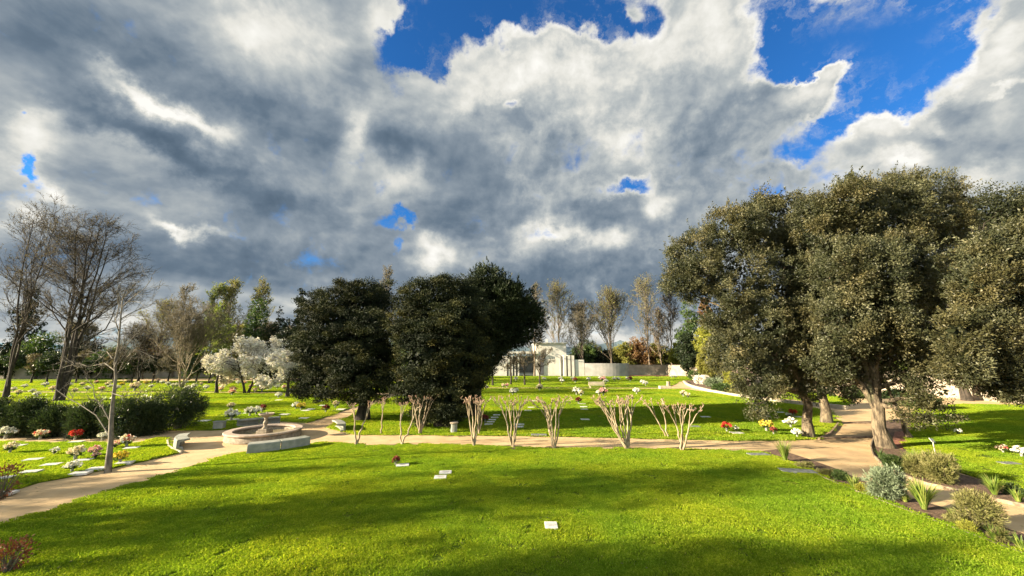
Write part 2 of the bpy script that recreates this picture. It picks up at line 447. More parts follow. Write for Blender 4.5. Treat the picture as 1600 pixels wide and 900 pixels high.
def solid(name, c1, c2, scale=3.0, rough=0.85, bump=0.3, bscale=None, detail=6, c3=None, s3=0.6, stretch=None, spec=0.3, bdist=0.02, metallic=0.0):
    m, nt, o, b = newmat(name)
    tcn = nt.nodes.new('ShaderNodeTexCoord'); v = tcn.outputs['Object']
    if stretch: v = b.v('MULTIPLY', v, stretch)
    n1 = b.noise(v, scale, detail, 0.6)
    col = b.mix(b.ss(n1, 0.35, 0.65), c1, c2)
    if c3: col = b.mix(b.ss(b.noise(v, scale * s3 * 0.37, 4, 0.6), 0.52, 0.68), col, c3)
    p = nt.nodes.new('ShaderNodeBsdfPrincipled'); p.inputs['Roughness'].default_value = rough
    p.inputs['Specular IOR Level'].default_value = spec; p.inputs['Metallic'].default_value = metallic
    nt.links.new(col, p.inputs['Base Color'])
    if bump:
        bp = nt.nodes.new('ShaderNodeBump'); bp.inputs['Strength'].default_value = bump; bp.inputs['Distance'].default_value = bdist
        nt.links.new(b.noise(v, bscale or scale * 4, 5, 0.65), bp.inputs['Height']); nt.links.new(bp.outputs[0], p.inputs['Normal'])
    nt.links.new(p.outputs[0], o.inputs[0])
    MATS[name] = m; return m

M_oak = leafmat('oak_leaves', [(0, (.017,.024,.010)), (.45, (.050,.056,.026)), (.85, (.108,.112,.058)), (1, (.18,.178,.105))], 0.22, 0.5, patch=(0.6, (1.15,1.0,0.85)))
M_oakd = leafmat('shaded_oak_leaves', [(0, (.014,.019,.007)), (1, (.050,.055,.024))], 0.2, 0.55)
M_dark = leafmat('dark_conifer_needles', [(0, (.005,.010,.004)), (.5, (.012,.020,.007)), (.85, (.050,.058,.018)), (1, (.095,.095,.03))], 0.05, 0.7, patch=(0.5, (1.4,1.15,0.85)), gloss=0.2)
M_spiky = leafmat('dark_cypress_needles', [(0, (.007,.013,.006)), (1, (.028,.042,.015))], 0.08, 0.6, gloss=0.2)
M_olean = leafmat('oleander_leaves', [(0, (.014,.028,.010)), (.7, (.040,.062,.022)), (1, (.11,.14,.06))], 0.2, 0.4)
M_blossom = leafmat('white_blossom', [(0, (.62,.56,.50)), (.5, (.80,.76,.70)), (1, (.88,.86,.82))], 0.25, 0.8, 1.0)
M_pink = leafmat('pink_blossom', [(0, (.55,.36,.34)), (1, (.78,.60,.58))], 0.25, 0.8, 1.0)
M_bud = leafmat('spring_buds', [(0, (.12,.12,.025)), (.5, (.20,.20,.04)), (1, (.28,.26,.08))], 0.3, 0.7)
M_budg = leafmat('fresh_spring_leaves', [(0, (.09,.13,.02)), (.6, (.17,.22,.04)), (1, (.26,.28,.07))], 0.35, 0.6)
M_budb = leafmat('brown_buds', [(0, (.07,.06,.035)), (1, (.19,.16,.10))], 0.2, 0.8)
M_rust = leafmat('russet_leaves', [(0, (.09,.045,.022)), (.5, (.17,.095,.04)), (1, (.24,.17,.08))], 0.3, 0.7)
M_mid = leafmat('green_leaves', [(0, (.025,.05,.012)), (.6, (.06,.10,.025)), (1, (.12,.16,.05))], 0.25, 0.5)
M_ylw = leafmat('yellow_green_leaves', [(0, (.16,.18,.02)), (1, (.34,.33,.06))], 0.3, 0.6)
M_grey = leafmat('grey_green_leaves', [(0, (.09,.125,.06)), (1, (.24,.29,.19))], 0.2, 0.7)
M_dry = leafmat('dry_brown_green_leaves', [(0, (.10,.11,.03)), (.6, (.19,.185,.06)), (1, (.32,.29,.14))], 0.25, 0.7)
M_flax = leafmat('strap_leaves', [(0, (.07,.12,.02)), (.6, (.17,.24,.04)), (1, (.36,.38,.10))], 0.3, 0.45)
M_redleaf = leafmat('dark_red_leaves', [(0, (.10,.025,.015)), (1, (.26,.10,.05))], 0.3, 0.6)
FLOW = {
 'white': leafmat('white_petals', [(0, (.60,.58,.50)), (1, (.85,.85,.80))], .2, .7, 1.0),
 'cream': leafmat('cream_petals', [(0, (.62,.50,.34)), (1, (.85,.78,.60))], .2, .7, 1.0),
 'yellow': leafmat('yellow_petals', [(0, (.55,.40,.03)), (1, (.85,.72,.15))], .2, .7, 1.0),
 'pink': leafmat('pink_petals', [(0, (.60,.22,.24)), (1, (.85,.62,.60))], .2, .7, 1.0),
 'red': leafmat('red_petals', [(0, (.35,.015,.015)), (1, (.75,.10,.06))], .2, .7, 1.0),
 'mixed': leafmat('mixed_petals', [(0, (.55,.03,.04)), (.3, (.75,.25,.22)), (.55, (.82,.70,.45)), (.8, (.85,.83,.76)), (1, (.80,.60,.12))], .2, .7, 1.0),
 'dark red': leafmat('dark_red_petals', [(0, (.12,.02,.015)), (1, (.32,.08,.06))], .2, .7, 1.0)}
M_bark = solid('grey_brown_bark', (.10,.075,.05), (.24,.19,.14), 9, .9, .8, 22, stretch=(1,1,.25))
M_cork = solid('pale_furrowed_cork_bark', (.04,.032,.022), (.19,.15,.10), 9, .95, 1.0, 20, stretch=(1,1,.3), bdist=.05, c3=(.11,.11,.06))
M_dbark = solid('dark_bark', (.02,.017,.013), (.065,.052,.04), 8, .9, .7, stretch=(1,1,.3))
M_pbark = solid('pale_smooth_bark', (.085,.075,.058), (.20,.175,.135), 7, .8, .3, stretch=(1,1,.4))
M_twig = solid('brown_twigs', (.085,.075,.05), (.15,.13,.09), 2, .9, 0)
M_ptwig = solid('pale_twigs', (.11,.10,.075), (.19,.17,.13), 2, .9, 0)
M_dtwig = solid('dark_twigs', (.025,.021,.017), (.06,.05,.04), 2, .9, 0)
M_myrtle = solid('peeling_cream_bark', (.20,.15,.09), (.36,.30,.20), 9, .7, .3, 20, c3=(.20,.13,.08), stretch=(1,1,.4))
M_myrtip = solid('cut_shoot_tips', (.22,.13,.09), (.38,.26,.18), 12, .8, .3)
M_path = solid('sandy_gravel', (.43,.30,.155), (.53,.38,.21), 1.1, .95, .5, 60, 10, c3=(.35,.25,.14), bdist=.012)
M_soil = solid('brown_soil_mulch', (.07,.045,.03), (.17,.11,.075), 9, .95, .9, 30, bdist=.05)
M_redmulch = solid('red_bark_mulch', (.20,.08,.05), (.30,.14,.09), 14, .95, .9, 30, bdist=.04)
M_edge = solid('weathered_edging', (.12,.09,.06), (.30,.24,.17), 6, .9, .4)
M_kerb = solid('cream_stone_kerb', (.36,.31,.23), (.48,.43,.33), 4, .9, .4)
M_conc = solid('grey_green_concrete', (.20,.21,.18), (.29,.29,.25), 3, .85, .35, 40, c3=(.14,.155,.12))
M_stone = solid('weathered_fountain_stone', (.19,.155,.11), (.32,.27,.20), 6, .85, .5, 30, c3=(.11,.10,.07))
M_pink_stone = solid('pinkish_coping_stone', (.30,.235,.18), (.40,.32,.26), 5, .85, .3, c3=(.22,.19,.14))
M_white = solid('white_stucco', (.50,.48,.43), (.58,.56,.50), 1.2, .9, .15, 20)
M_wall = solid('garden_wall_render', (.26,.22,.17), (.35,.30,.24), .8, .95, .3, 12, c3=(.22,.19,.15))
M_shadegrey = solid('shade_grey_render', (.20,.20,.19), (.27,.26,.25), .8, .95, .2, 12)  # grey stands for shade falling on the chapel's pale walls
M_glass = solid('dark_recess', (.05,.05,.055), (.09,.09,.10), 1, .4, 0)
M_marker = solid('white_marble_plaque', (.55,.54,.50), (.66,.65,.61), 12, .5, .1)
M_slate = solid('grey_slate_slab', (.10,.11,.11), (.20,.21,.20), 8, .7, .3)
M_wood = solid('pale_timber', (.50,.42,.28), (.66,.57,.42), 5, .8, .3, stretch=(.3,1,1))
M_sleeper = solid('old_timber', (.13,.09,.06), (.30,.22,.15), 7, .9, .5)
M_vase = solid('dark_plastic_vase', (.03,.035,.03), (.06,.06,.055), 3, .6, 0)
M_ink = solid('grey_engraving', (.25,.24,.22), (.35,.34,.32), 3, .8, 0)
M_hill = solid('hazed_forest_hill', (.05,.08,.10), (.09,.13,.15), .004, .95, 0)  # blue of the distance haze is put into the forest colour
M_water = solid('murky_pool_water', (.16,.14,.085), (.30,.25,.15), 1.3, .12, .05, 12, spec=.5)

# ---- lawn ground and blades
def lawn_mats():
    m, nt, o, b = newmat('lawn_turf')
    g = nt.nodes.new('ShaderNodeNewGeometry'); v = g.outputs['Position']
    c = b.mix(b.ss(b.noise(v, .35, 4, .6), .38, .64), (.12,.185,.010), (.195,.25,.014))
    c = b.mix(b.ss(b.noise(v, 22, 4, .7), .40, .66), c, (.035,.065,.006))
    p = nt.nodes.new('ShaderNodeBsdfPrincipled'); p.inputs['Roughness'].default_value = .9; p.inputs['Specular IOR Level'].default_value = .1
    nt.links.new(c, p.inputs['Base Color'])
    bp = nt.nodes.new('ShaderNodeBump'); bp.inputs['Strength'].default_value = 1; bp.inputs['Distance'].default_value = .08
    nt.links.new(b.noise(v, 18, 6, .75), bp.inputs['Height']); nt.links.new(bp.outputs[0], p.inputs['Normal'])
    nt.links.new(p.outputs[0], o.inputs[0])
    m2, nt, o, b = newmat('grass_blades')
    g = nt.nodes.new('ShaderNodeNewGeometry'); v = g.outputs['Position']
    a = nt.nodes.new('ShaderNodeAttribute'); a.attribute_name = 'rnd'
    c = b.ramp(a.outputs['Fac'], [(0, (.125,.22,.014)), (.6, (.24,.345,.024)), (.92, (.35,.425,.05)), (1, (.46,.45,.15))])
    c = b.mix(b.ss(b.noise(v, .30, 4, .6), .36, .66), b.mix(1.0, c, (.86,.95,.9), 'MULTIPLY'), b.mix(1.0, c, (1.28,1.12,.95), 'MULTIPLY'))
    c = b.mix(b.ss(b.noise(v, 3.0, 4, .65), .40, .64), b.mix(1.0, c, (.82,.86,.86), 'MULTIPLY'), c)
    d = nt.nodes.new('ShaderNodeBsdfDiffuse'); t = nt.nodes.new('ShaderNodeBsdfTranslucent')
    nt.links.new(c, d.inputs[0]); nt.links.new(b.mix(1.0, c, (1.5,1.4,.7), 'MULTIPLY'), t.inputs[0])
    mx = nt.nodes.new('ShaderNodeMixShader'); mx.inputs[0].default_value = .45
    nt.links.new(d.outputs[0], mx.inputs[1]); nt.links.new(t.outputs[0], mx.inputs[2]); nt.links.new(mx.outputs[0], o.inputs[0])
    return m, m2
M_turf, M_blade = lawn_mats()

# ------------------------------------------------------------------ ground, paths, lawns
def sheet(name, poly, z, mat):
    me = bpy.data.meshes.new(name); me.from_pydata([(x, y, z) for x, y in poly], [], [tuple(range(len(poly)))]); me.update()
    if me.polygons[0].normal.z < 0: me.flip_normals()
    me.materials.append(mat)
    return tag(link(name, me), kind='structure')
sheet('ground', [(-6000, -300), (6000, -300), (6000, 9000), (-6000, 9000)], -0.02, M_turf)
sheet('gravel_path', [(-75, -6), (75, -6), (75, 79), (-75, 79)], 0.0, M_path)

def smooth(poly, it=2):
    for _ in range(it):
        out = []
        for i in range(len(poly)):
            a = poly[i]; b = poly[(i + 1) % len(poly)]
            if math.hypot(a[0]-b[0], a[1]-b[1]) > 12: out += [a, b] if a not in out else [b]; continue
            out += [(a[0]*.75+b[0]*.25, a[1]*.75+b[1]*.25), (a[0]*.25+b[0]*.75, a[1]*.25+b[1]*.75)]
        poly = out
    return poly
LZ = 0.055
def px(*pts): return [G(x, y) for x, y in pts]
# tuft used for the turf: a hand's breadth of short blades
def tuft_object(seed, n, half, h):
    rng = np.random.default_rng(seed)
    p = np.zeros((n, 3)); p[:, :2] = (rng.random((n, 2)) - .5) * 2 * half
    d = norm(np.c_[rng.normal(size=(n, 2)) * .42, np.ones(n)])
    hh = h * (.55 + .75 * rng.random(n)); w = .0065 + .004 * rng.random(n)
    s = norm(np.cross(d, rng.normal(size=(n, 3)))) * w[:, None]
    bend = np.c_[rng.normal(size=(n, 2)) * .35, -np.abs(rng.normal(size=n)) * .1] * hh[:, None]
    tip = p + d * hh[:, None] + bend; mid = p + d * hh[:, None] * .55
    V = np.stack([p - s, p + s, mid + s * .8, mid - s * .8, tip], 1).reshape(-1, 3)
    k = np.arange(n)[:, None] * 5
    Q = k + np.array([[0, 1, 2, 3]]); T = k + np.array([[3, 2, 4]])
    me = mesh_np('turf_tuft', V, Q, M_blade, False, np.r_[r := rng.random(n), r], T)
    return bpy.data.objects.new('turf_tuft', me)
TUFT = tuft_object(5, 260, .20, .042)
TUFT_FAR = tuft_object(6, 170, .34, .055)
def grass_on(poly, z, dens, tuft, seed):
    me = bpy.data.meshes.new('grass'); me.from_pydata([(x, y, z) for x, y in poly], [], [tuple(range(len(poly)))]); me.update()
    if me.polygons[0].normal.z < 0: me.flip_normals()
    me.materials.append(M_turf)
    o = tag(link('grass', me), kind='stuff')
    ng = bpy.data.node_groups.new('scatter_grass', 'GeometryNodeTree')
    ng.interface.new_socket('Geometry', in_out='INPUT', socket_type='NodeSocketGeometry')
    ng.interface.new_socket('Geometry', in_out='OUTPUT', socket_type='NodeSocketGeometry')
    a = ng.nodes.new('NodeGroupInput'); b = ng.nodes.new('NodeGroupOutput')
    d = ng.nodes.new('GeometryNodeDistributePointsOnFaces'); d.inputs['Density'].default_value = dens; d.inputs['Seed'].default_value = seed
    oi = ng.nodes.new('GeometryNodeObjectInfo'); oi.inputs['Object'].default_value = tuft
    ip = ng.nodes.new('GeometryNodeInstanceOnPoints')
    rv = ng.nodes.new('FunctionNodeRandomValue'); rv.data_type = 'FLOAT_VECTOR'; rv.inputs[0].default_value = (0, 0, 0); rv.inputs[1].default_value = (0, 0, 6.28)
    rs = ng.nodes.new('FunctionNodeRandomValue'); rs.inputs[2].default_value = .75; rs.inputs[3].default_value = 1.25
    lk = ng.links.new
    lk(a.outputs[0], d.inputs['Mesh']); lk(d.outputs['Points'], ip.inputs['Points']); lk(oi.outputs['Geometry'], ip.inputs['Instance'])
    lk(rv.outputs[0], ip.inputs['Rotation']); lk(rs.outputs[1], ip.inputs['Scale']); lk(ip.outputs[0], b.inputs[0])
    m = o.modifiers.new('grass', 'NODES'); m.node_group = ng
    tag(o, 'short mown grass of the lawns', 'grass')
    return o
def lawn(name, poly, dens, tuft, seed, gpoly=None):
    o = MB().prism(poly, -0.01, LZ, bottom=False).build(name, M_turf); tag(o, kind='structure')
    g = MB().prism(poly, LZ, LZ + 0.01)
    grass_on(gpoly or poly, LZ + .004, dens, tuft, seed)

# the big lawn nearest the camera
near = px((-10, 826), (60, 806), (150, 778), (240, 750), (300, 732), (345, 716), (400, 706), (450, 699), (500, 693), (545, 696), (590, 698), (640, 696), (740, 698), (800, 701),
          (866, 702), (985, 703), (1070, 705), (1180, 707), (1215, 716), (1262, 735), (1310, 757), (1370, 781), (1450, 812), (1520, 838), (1600, 868), (1660, 893)) + [(12, 1.5), (-12, 1.5), (-20, 3.2), (-17, 6.5)]
lawn('lawn', near, 26, TUFT, 1, near)
left = px((-140, 838), (-60, 800), (0, 774), (60, 755), (120, 744), (200, 727), (283, 708), (263, 699), (262, 690), (250, 684)) + [(-17.5, 18.6), (-24, 18.9), (-36, 18.9), (-40, 9.0)]
lawn('lawn', left, 22, TUFT, 2)
back_left = px((-300, 672), (330, 673), (365, 671), (395, 661), (440, 659), (480, 661), (505, 653), (560, 634), (600, 619)) + px((560, 617), (300, 614), (0, 614), (-300, 614))
lawn('lawn', back_left, 7, TUFT_FAR, 3)
mid = px((515, 670), (560, 680), (640, 680), (760, 681), (900, 683), (1100, 688), (1200, 689), (1252, 688), (1276, 686), (1307, 663), (1303, 652), (1296, 643), (1240, 632), (1170, 622), (1110, 614), (1066, 608.5), (900, 607.5), (740, 607.5), (640, 612), (615, 621), (560, 642))
lawn('lawn', mid, 9, TUFT_FAR, 4)
far = px((700, 605.5), (900, 606), (1040, 606), (1056, 600.5), (1060, 596.5), (1085, 594), (1092, 588.5), (940, 588.3), (700, 588.3))
lawn('lawn', far, 3, TUFT_FAR, 5)
far_left = px((-350, 612), (0, 612), (300, 612.2), (480, 613.5), (620, 614), (700, 604), (700, 596), (300, 595.5), (-350, 595.5))
lawn('lawn', far_left, 3, TUFT_FAR, 6)
right = px((1428, 664), (1420, 690), (1412, 700), (1432, 712), (1470, 730), (1520, 745), (1560, 757), (1600, 768), (1700, 800)) + px((1900, 820), (1900, 640), (1600, 634), (1500, 632), (1440, 640), (1424, 650))
lawn('lawn', right, 16, TUFT, 7)
tri = px((1213, 622), (1325, 634), (1330, 628), (1300, 617), (1235, 612))
lawn('lawn', tri, 7, TUFT_FAR, 8)

# planting beds
def bed(poly, z, mat, name='planting_bed'): tag(MB().prism(poly, -.01, z, bottom=False).build(name, mat), kind='structure')
bed(px((1183, 706), (1215, 703), (1245, 712), (1300, 731), (1345, 751), (1400, 772), (1500, 802), (1600, 836), (1660, 858), (1664, 898), (1600, 872), (1520, 842), (1450, 816), (1370, 785), (1310, 761), (1262, 739), (1213, 719)), .03, M_soil)
bed(px((1378, 662), (1366, 683), (1361, 700), (1365, 713), (1380, 727), (1405, 742), (1450, 758), (1510, 771), (1560, 783), (1620, 796), (1700, 812), (1700, 803), (1600, 771), (1520, 748), (1470, 733), (1432, 715), (1409, 701), (1417, 690), (1425, 664), (1400, 655)), .035, M_soil)
bed(px((1398, 676), (1393, 700), (1411, 703), (1420, 690), (1424, 674)), .043, M_redmulch)
bed(px((1066, 598), (1084, 604), (1130, 613), (1180, 620.5), (1205, 622), (1235, 611), (1190, 603), (1150, 598), (1100, 592), (1075, 590)), .06, M_soil)
bed(px((930, 588.2), (1092, 588.2), (1110, 592), (1140, 596.8), (1120, 592), (1070, 586.8), (900, 586.6)), .03, M_redmulch)
bed(px((740, 653), (640, 656), (530, 664), (520, 668), (560, 676), (700, 672), (760, 664)), LZ + .012, M_soil) if False else None

# ------------------------------------------------------------------ hills
rngh = np.random.default_rng(3)
def hill(x0, x1, y, hts, depth, name='hill'):
    n = 60; xs = np.linspace(x0, x1, n); t = np.linspace(0, 1, n)
    hz = np.interp(t, np.linspace(0, 1, len(hts)), hts) * (1 + .07 * np.sin(t * 37) + .05 * np.sin(t * 91 + 1))
    V = []; rows = 7
    for j in range(rows):
        f = j / (rows - 1)
        prof = math.sin(f * math.pi) ** .8 if 0 < f < 1 else 0
        for i in range(n): V.append((xs[i], y + f * depth, -2 + hz[i] * prof * (1 + .05 * rngh.random())))
    Q = [(j*n+i, j*n+i+1, (j+1)*n+i+1, (j+1)*n+i) for j in range(rows-1) for i in range(n-1)]
    tag(link(name, mesh_np(name, V, Q, M_hill, True)), kind='structure')
hill(-4200, -700, 3200, [40, 190, 230, 170, 290, 340, 260, 200, 60], 900)
hill(-500, 2200, 4300, [30, 130, 180, 150, 220, 160, 90], 900)
# ------------------------------------------------------------------ trees
def make_bare(name, label, loc, Ht, Wd, seed, dist, cat='tree', group=None, stems=1, spread=.25, a1=.7, up=.12, n=(14, 8, 6, 4), first=.18, bark=None, twig=None, bud=None,
              bsize=.1, nbud=1, r0=.16, lean=(0, 0), fr=(.42, .42, .45), curve=.16, shrink=.55, trunk_pts=None, ttaper=.18, prof=None):
    rng = np.random.default_rng(seed)
    root = empty(name, (loc[0], loc[1], 0)); tag(root, label, cat, group)
    bark = bark or M_bark; twig = twig or M_twig
    rm = max(.00030 * dist, .004)
    P0 = []; R0 = []
    if trunk_pts is not None:
        P0 = [trunk_pts]; R0 = [np.linspace(r0, r0 * ttaper, len(trunk_pts))]
    else:
        for s in range(stems):
            K = 9
            az_ = 2 * math.pi * (s + rng.random() * .6) / stems
            sp = 0 if stems == 1 else spread * Wd * (.6 + .6 * rng.random())
            top = np.array([lean[0] + math.cos(az_) * sp, lean[1] + math.sin(az_) * sp, Ht * (1 if stems == 1 else .82 + .18 * rng.random())])
            t = np.linspace(0, 1, K)[:, None]
            base = np.array([math.cos(az_), math.sin(az_), 0]) * (0 if stems == 1 else r0 * .8)
            p = base * (1 - t) + top * t
            p[:, :2] = base[:2] + (top[:2] - base[:2]) * (t ** (1.0 if stems > 1 else 1.3))
            w = rng.normal(size=(K, 3)) * Ht * .012; w[0] = 0; w[:, 2] = 0
            p = p + np.cumsum(w, 0) * .7
            p[0, 2] = -.05
            P0.append(p); R0.append(r0 * (1 if stems == 1 else .75) * (1 - (1 - ttaper) * np.linspace(0, 1, K) ** .8))
    P0 = np.array(P0); R0 = np.array(R0)
    R0[:, 0] *= 1.25
    Lb = (Wd / 2 - (spread * Wd * .6 if stems > 1 else 0)) / max(math.sin(a1), .3)
    P1, R1 = grow(rng, P0, R0, n[0], first, .97, a1, Lb * 1.15, K=6, curve=curve, up=up, rf=.55, shrink=shrink, rmin=rm * 1.6, angvar=.16, prof=prof)
    P2, R2 = grow(rng, P1, R1, n[1], .2, .98, .6, Lb * fr[0], K=4, curve=curve, up=up, rf=.6, shrink=.4, rmin=rm * 1.2)
    P3, R3 = grow(rng, P2, R2, n[2], .15, 1.0, .6, Lb * fr[0] * fr[1] * 1.2, K=3, curve=curve, up=up, rf=.7, shrink=.3, rmin=rm)
    sets = [(P0, R0, 12), (P1, R1, 6)]
    crown = [(P2, R2, 4), (P3, R3, 3)]
    last = P3
    if n[3]:
        P4, R4 = grow(rng, P3, R3, n[3], .1, 1.0, .55, Lb * fr[0] * fr[1] * fr[2] * 1.3, K=3, curve=curve, up=up, rf=.8, shrink=.2, rmin=rm * .9)
        crown.append((P4, R4, 3)); last = P4
    link('trunk', tube_mesh('trunk', sets, bark), root)
    co = link('crown', tube_mesh('crown', crown, twig), root)
    if bud is not None:
        q = np.repeat(np.arange(len(last)), nbud); t = rng.random(len(q))[:, None]
        pts = last[q, 0] * (1 - t) + last[q, -1] * t + rng.normal(size=(len(q), 3)) * bsize * .4
        link('blossom' if bud in (M_blossom, M_pink) else 'leaves', leaves_mesh('leaves', rng, pts, bsize, bud, None, 0, .25, .6), root if False else co)
    return root

def px_lobes(lobes, base, Y, dy=0.0, rng=None, deep=.9):
    """(px, py, r px[, depth shift m]) seen from the camera -> local lobes round base"""
    out = []
    for l in lobes:
        yy = Y + (l[3] if len(l) > 3 else 0)
        p = at(l[0], l[1], yy); r = l[2] * mpp(l[0], l[1], yy)
        c_ = wcos(l[0]); out.append((p[0] - base[0], p[1] - base[1], p[2], r * c_, r * deep * c_, r * .92))
    return out

def leafy(name, label, base, lobes, seed, mat, nclump, rc, per, lsize, cat='tree', group=None, trunkmat=None, tr=.25, fill=0, fillsize=None, aspect=.5, up=.2, bias=.9,
          flat=.8, limbs=10, zstart=.35, trunk_top=None, shell=(.78, 1.02), zmin=.3, inner=.72, lean=(0, 0), extra_trunks=(), spikes=0, tuft=1.0, fillmat=None, sub=0, lowz=0):
    rng = np.random.default_rng(seed)
    root = empty(name, (base[0], base[1], 0)); tag(root, label, cat, group)
    lobes = np.array(lobes, float); main = lobes
    if sub:
        u_ = sph(rng, len(lobes) * sub); k_ = np.repeat(np.arange(len(lobes)), sub); f_ = (.28 + .22 * rng.random(len(k_)))[:, None]
        lobes = np.concatenate([lobes * np.array([1, 1, 1, .88, .88, .88]), np.c_[lobes[k_, :3] + u_ * lobes[k_, 3:] * .82, lobes[k_, 3:] * f_]])
    pts, out, tone, cc, cu = crown_points(rng, lobes, nclump, rc, per, shell, flat, inner, zmin, tuft=tuft, spikes=spikes)
    allb = lobes; lobes = main; ctr = lobes[:, :3].mean(0); ztop = lobes[:, 2].max()
    tt = np.array(trunk_top) if trunk_top is not None else np.array([ctr[0] * .6, ctr[1] * .6, ztop * .85])
    K = 10; t = np.linspace(0, 1, K)[:, None]
    tp = tt * t; tp[:, :2] = tt[:2] * t ** 1.4; w = rng.normal(size=(K, 3)) * .03 * ztop * .35; w[0] = 0; w[:, 2] = 0; tp = tp + w; tp[0, 2] = -.05
    trad = tr * (1 - .75 * t[:, 0]); trad[0] *= 1.35; trad[1] *= 1.05
    sets = [(np.array([tp]), np.array([trad]), 14)]
    for (p0, p1, ra, rb) in extra_trunks:
        P, Rr = limb(rng, p0, p1, ra, rb, 8, 0, .025); Rr[0] *= 1.3
        sets.append((np.array([P]), np.array([Rr]), 12))
    LP = []; LR = []
    order = rng.permutation(len(lobes))[:limbs] if limbs < len(lobes) else np.arange(len(lobes))
    for j in order:
        f = zstart + (.9 - zstart) * rng.random() * .8
        f = min(f, max(zstart, lobes[j, 2] / max(tt[2], .1) * .8))
        i = f * (K - 1); i0 = int(i); a = tp[i0] * (1 - (i - i0)) + tp[min(i0 + 1, K - 1)] * (i - i0)
        P, Rr = limb(rng, a, lobes[j, :3], trad[i0] * .55, trad[i0] * .18, 7, .08, .035)
        LP.append(P); LR.append(Rr)
    trunkmat = trunkmat or M_bark
    if LP:
        LP = np.array(LP); LR = np.array(LR); sets.append((LP, LR, 8))
        hi = LP[:, -1, 2] > lowz
        S1, SR1 = grow(rng, LP[hi], LR[hi], 7, .3, 1.0, .8, lobes[:, 3].mean() * .95, K=5, curve=.2, up=.08, rf=.55, rmin=.012)
        sets.append((S1, SR1, 5))
        S2, SR2 = grow(rng, S1, SR1, 5, .3, 1.0, .7, lobes[:, 3].mean() * .5, K=4, curve=.2, up=.08, rf=.6, rmin=.008)
        sets.append((S2, SR2, 3))
    link('trunk', tube_mesh('trunk', sets, trunkmat), root)
    co = link('crown', leaves_mesh('crown', rng, pts, lsize, mat, out, bias, up, aspect, rnd=tone), root)
    if fill:
        fp = fill_points(rng, allb, fill); fp = fp[fp[:, 2] > zmin + .1]
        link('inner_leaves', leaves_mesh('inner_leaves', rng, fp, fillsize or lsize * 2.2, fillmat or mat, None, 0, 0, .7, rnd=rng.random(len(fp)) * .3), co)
    return root

def auto_lobes(rng, Ht, Wd, z0, n=9, shape='round'):
    out = []
    for i in range(n):
        f = (i + .5) / n
        z = z0 + (Ht - z0) * f
        if shape == 'round': wr = math.sin(math.pi * min(max(f, .12), .9)) ** .6
        elif shape == 'cone': wr = 1 - .85 * f
        elif shape == 'column': wr = .8 if f < .85 else .5
        else: wr = .5 + .5 * f
        r = Wd / 2 * wr
        for k in range(3 if shape != 'column' and shape != 'cone' else 1):
            a = rng.random() * 6.28; off = r * .5 * (1 if shape not in ('column', 'cone') else .15)
            rr = max(r * .58 if shape not in ('column', 'cone') else r, .2)
            out.append((math.cos(a) * off, math.sin(a) * off, min(z, Ht - rr * .7), rr, rr, max(rr * .8, (Ht - z0) / n * .8)))
    return out
def bg_leafy(name, label, px_, basepy, toppy, wpx, mat, seed, shape='round', z0=.15, Y=None, group=None, dens=1.0, trunk=None, cat='tree'):
    if Y is None: Y = G(px_, basepy)[1]
    X = at(px_, basepy, Y)[0]; Ht = at(px_, toppy, Y)[2]; Wd = wpx * mpp(px_, basepy, Y) * wcos(px_)
    rng = np.random.default_rng(seed + 77)
    lob = auto_lobes(rng, Ht, Wd, Ht * z0, 8 if shape in ('cone', 'column') else 5, shape)
    ls = max(.0042 * Y, .12)
    nc = int(140 * dens)
    return leafy(name, label, (X, Y), lob, seed, mat, nc, max(Wd * .09, .3), 34, ls, cat=cat, group=group, trunkmat=trunk or M_dbark, tr=max(.1, Wd * .03), fill=int(900 * dens), fillsize=ls * 1.6, limbs=5, zmin=.1, zstart=.2)
def bg_bare(name, label, px_, basepy, toppy, wpx, seed, Y=None, **kw):
    if Y is None: Y = G(px_, basepy)[1]
    X = at(px_, basepy, Y)[0]; Ht = at(px_, toppy, Y)[2]; Wd = wpx * mpp(px_, basepy, Y) * wcos(px_)
    return make_bare(name, label, (X, Y), Ht, Wd, seed, Y, **kw)

# --- big oaks on the right
bx, by = G(1385, 700)
loC = px_lobes([(1400, 335, 62, 1), (1330, 322, 50, .5), (1458, 345, 52, 1.5), (1275, 345, 45, 1), (1400, 430, 75, 0), (1325, 420, 60, -.5), (1470, 430, 52, .5), (1380, 505, 58, -.5), (1445, 520, 50, .5),
                (1315, 505, 48, -.5), (1495, 370, 36, 2), (1352, 570, 34, .5), (1430, 580, 30, -.3), (1300, 570, 28, 0), (1440, 625, 20, -.8), (1428, 655, 14, -1.2), (1478, 655, 13, -.6), (1462, 595, 22, -.6), (1345, 465, 46, -.3), (1420, 560, 34, -.4), (1395, 300, 34, 2.5), (1480, 305, 30, 3)], (bx, by), by)
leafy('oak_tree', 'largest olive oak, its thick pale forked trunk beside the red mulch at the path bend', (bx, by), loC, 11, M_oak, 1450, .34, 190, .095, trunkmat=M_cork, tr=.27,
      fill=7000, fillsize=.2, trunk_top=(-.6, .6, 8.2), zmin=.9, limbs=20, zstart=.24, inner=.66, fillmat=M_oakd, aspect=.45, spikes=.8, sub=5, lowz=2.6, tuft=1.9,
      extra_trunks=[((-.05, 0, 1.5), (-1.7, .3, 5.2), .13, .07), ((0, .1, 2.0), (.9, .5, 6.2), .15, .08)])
bx, by = G(1264, 684)
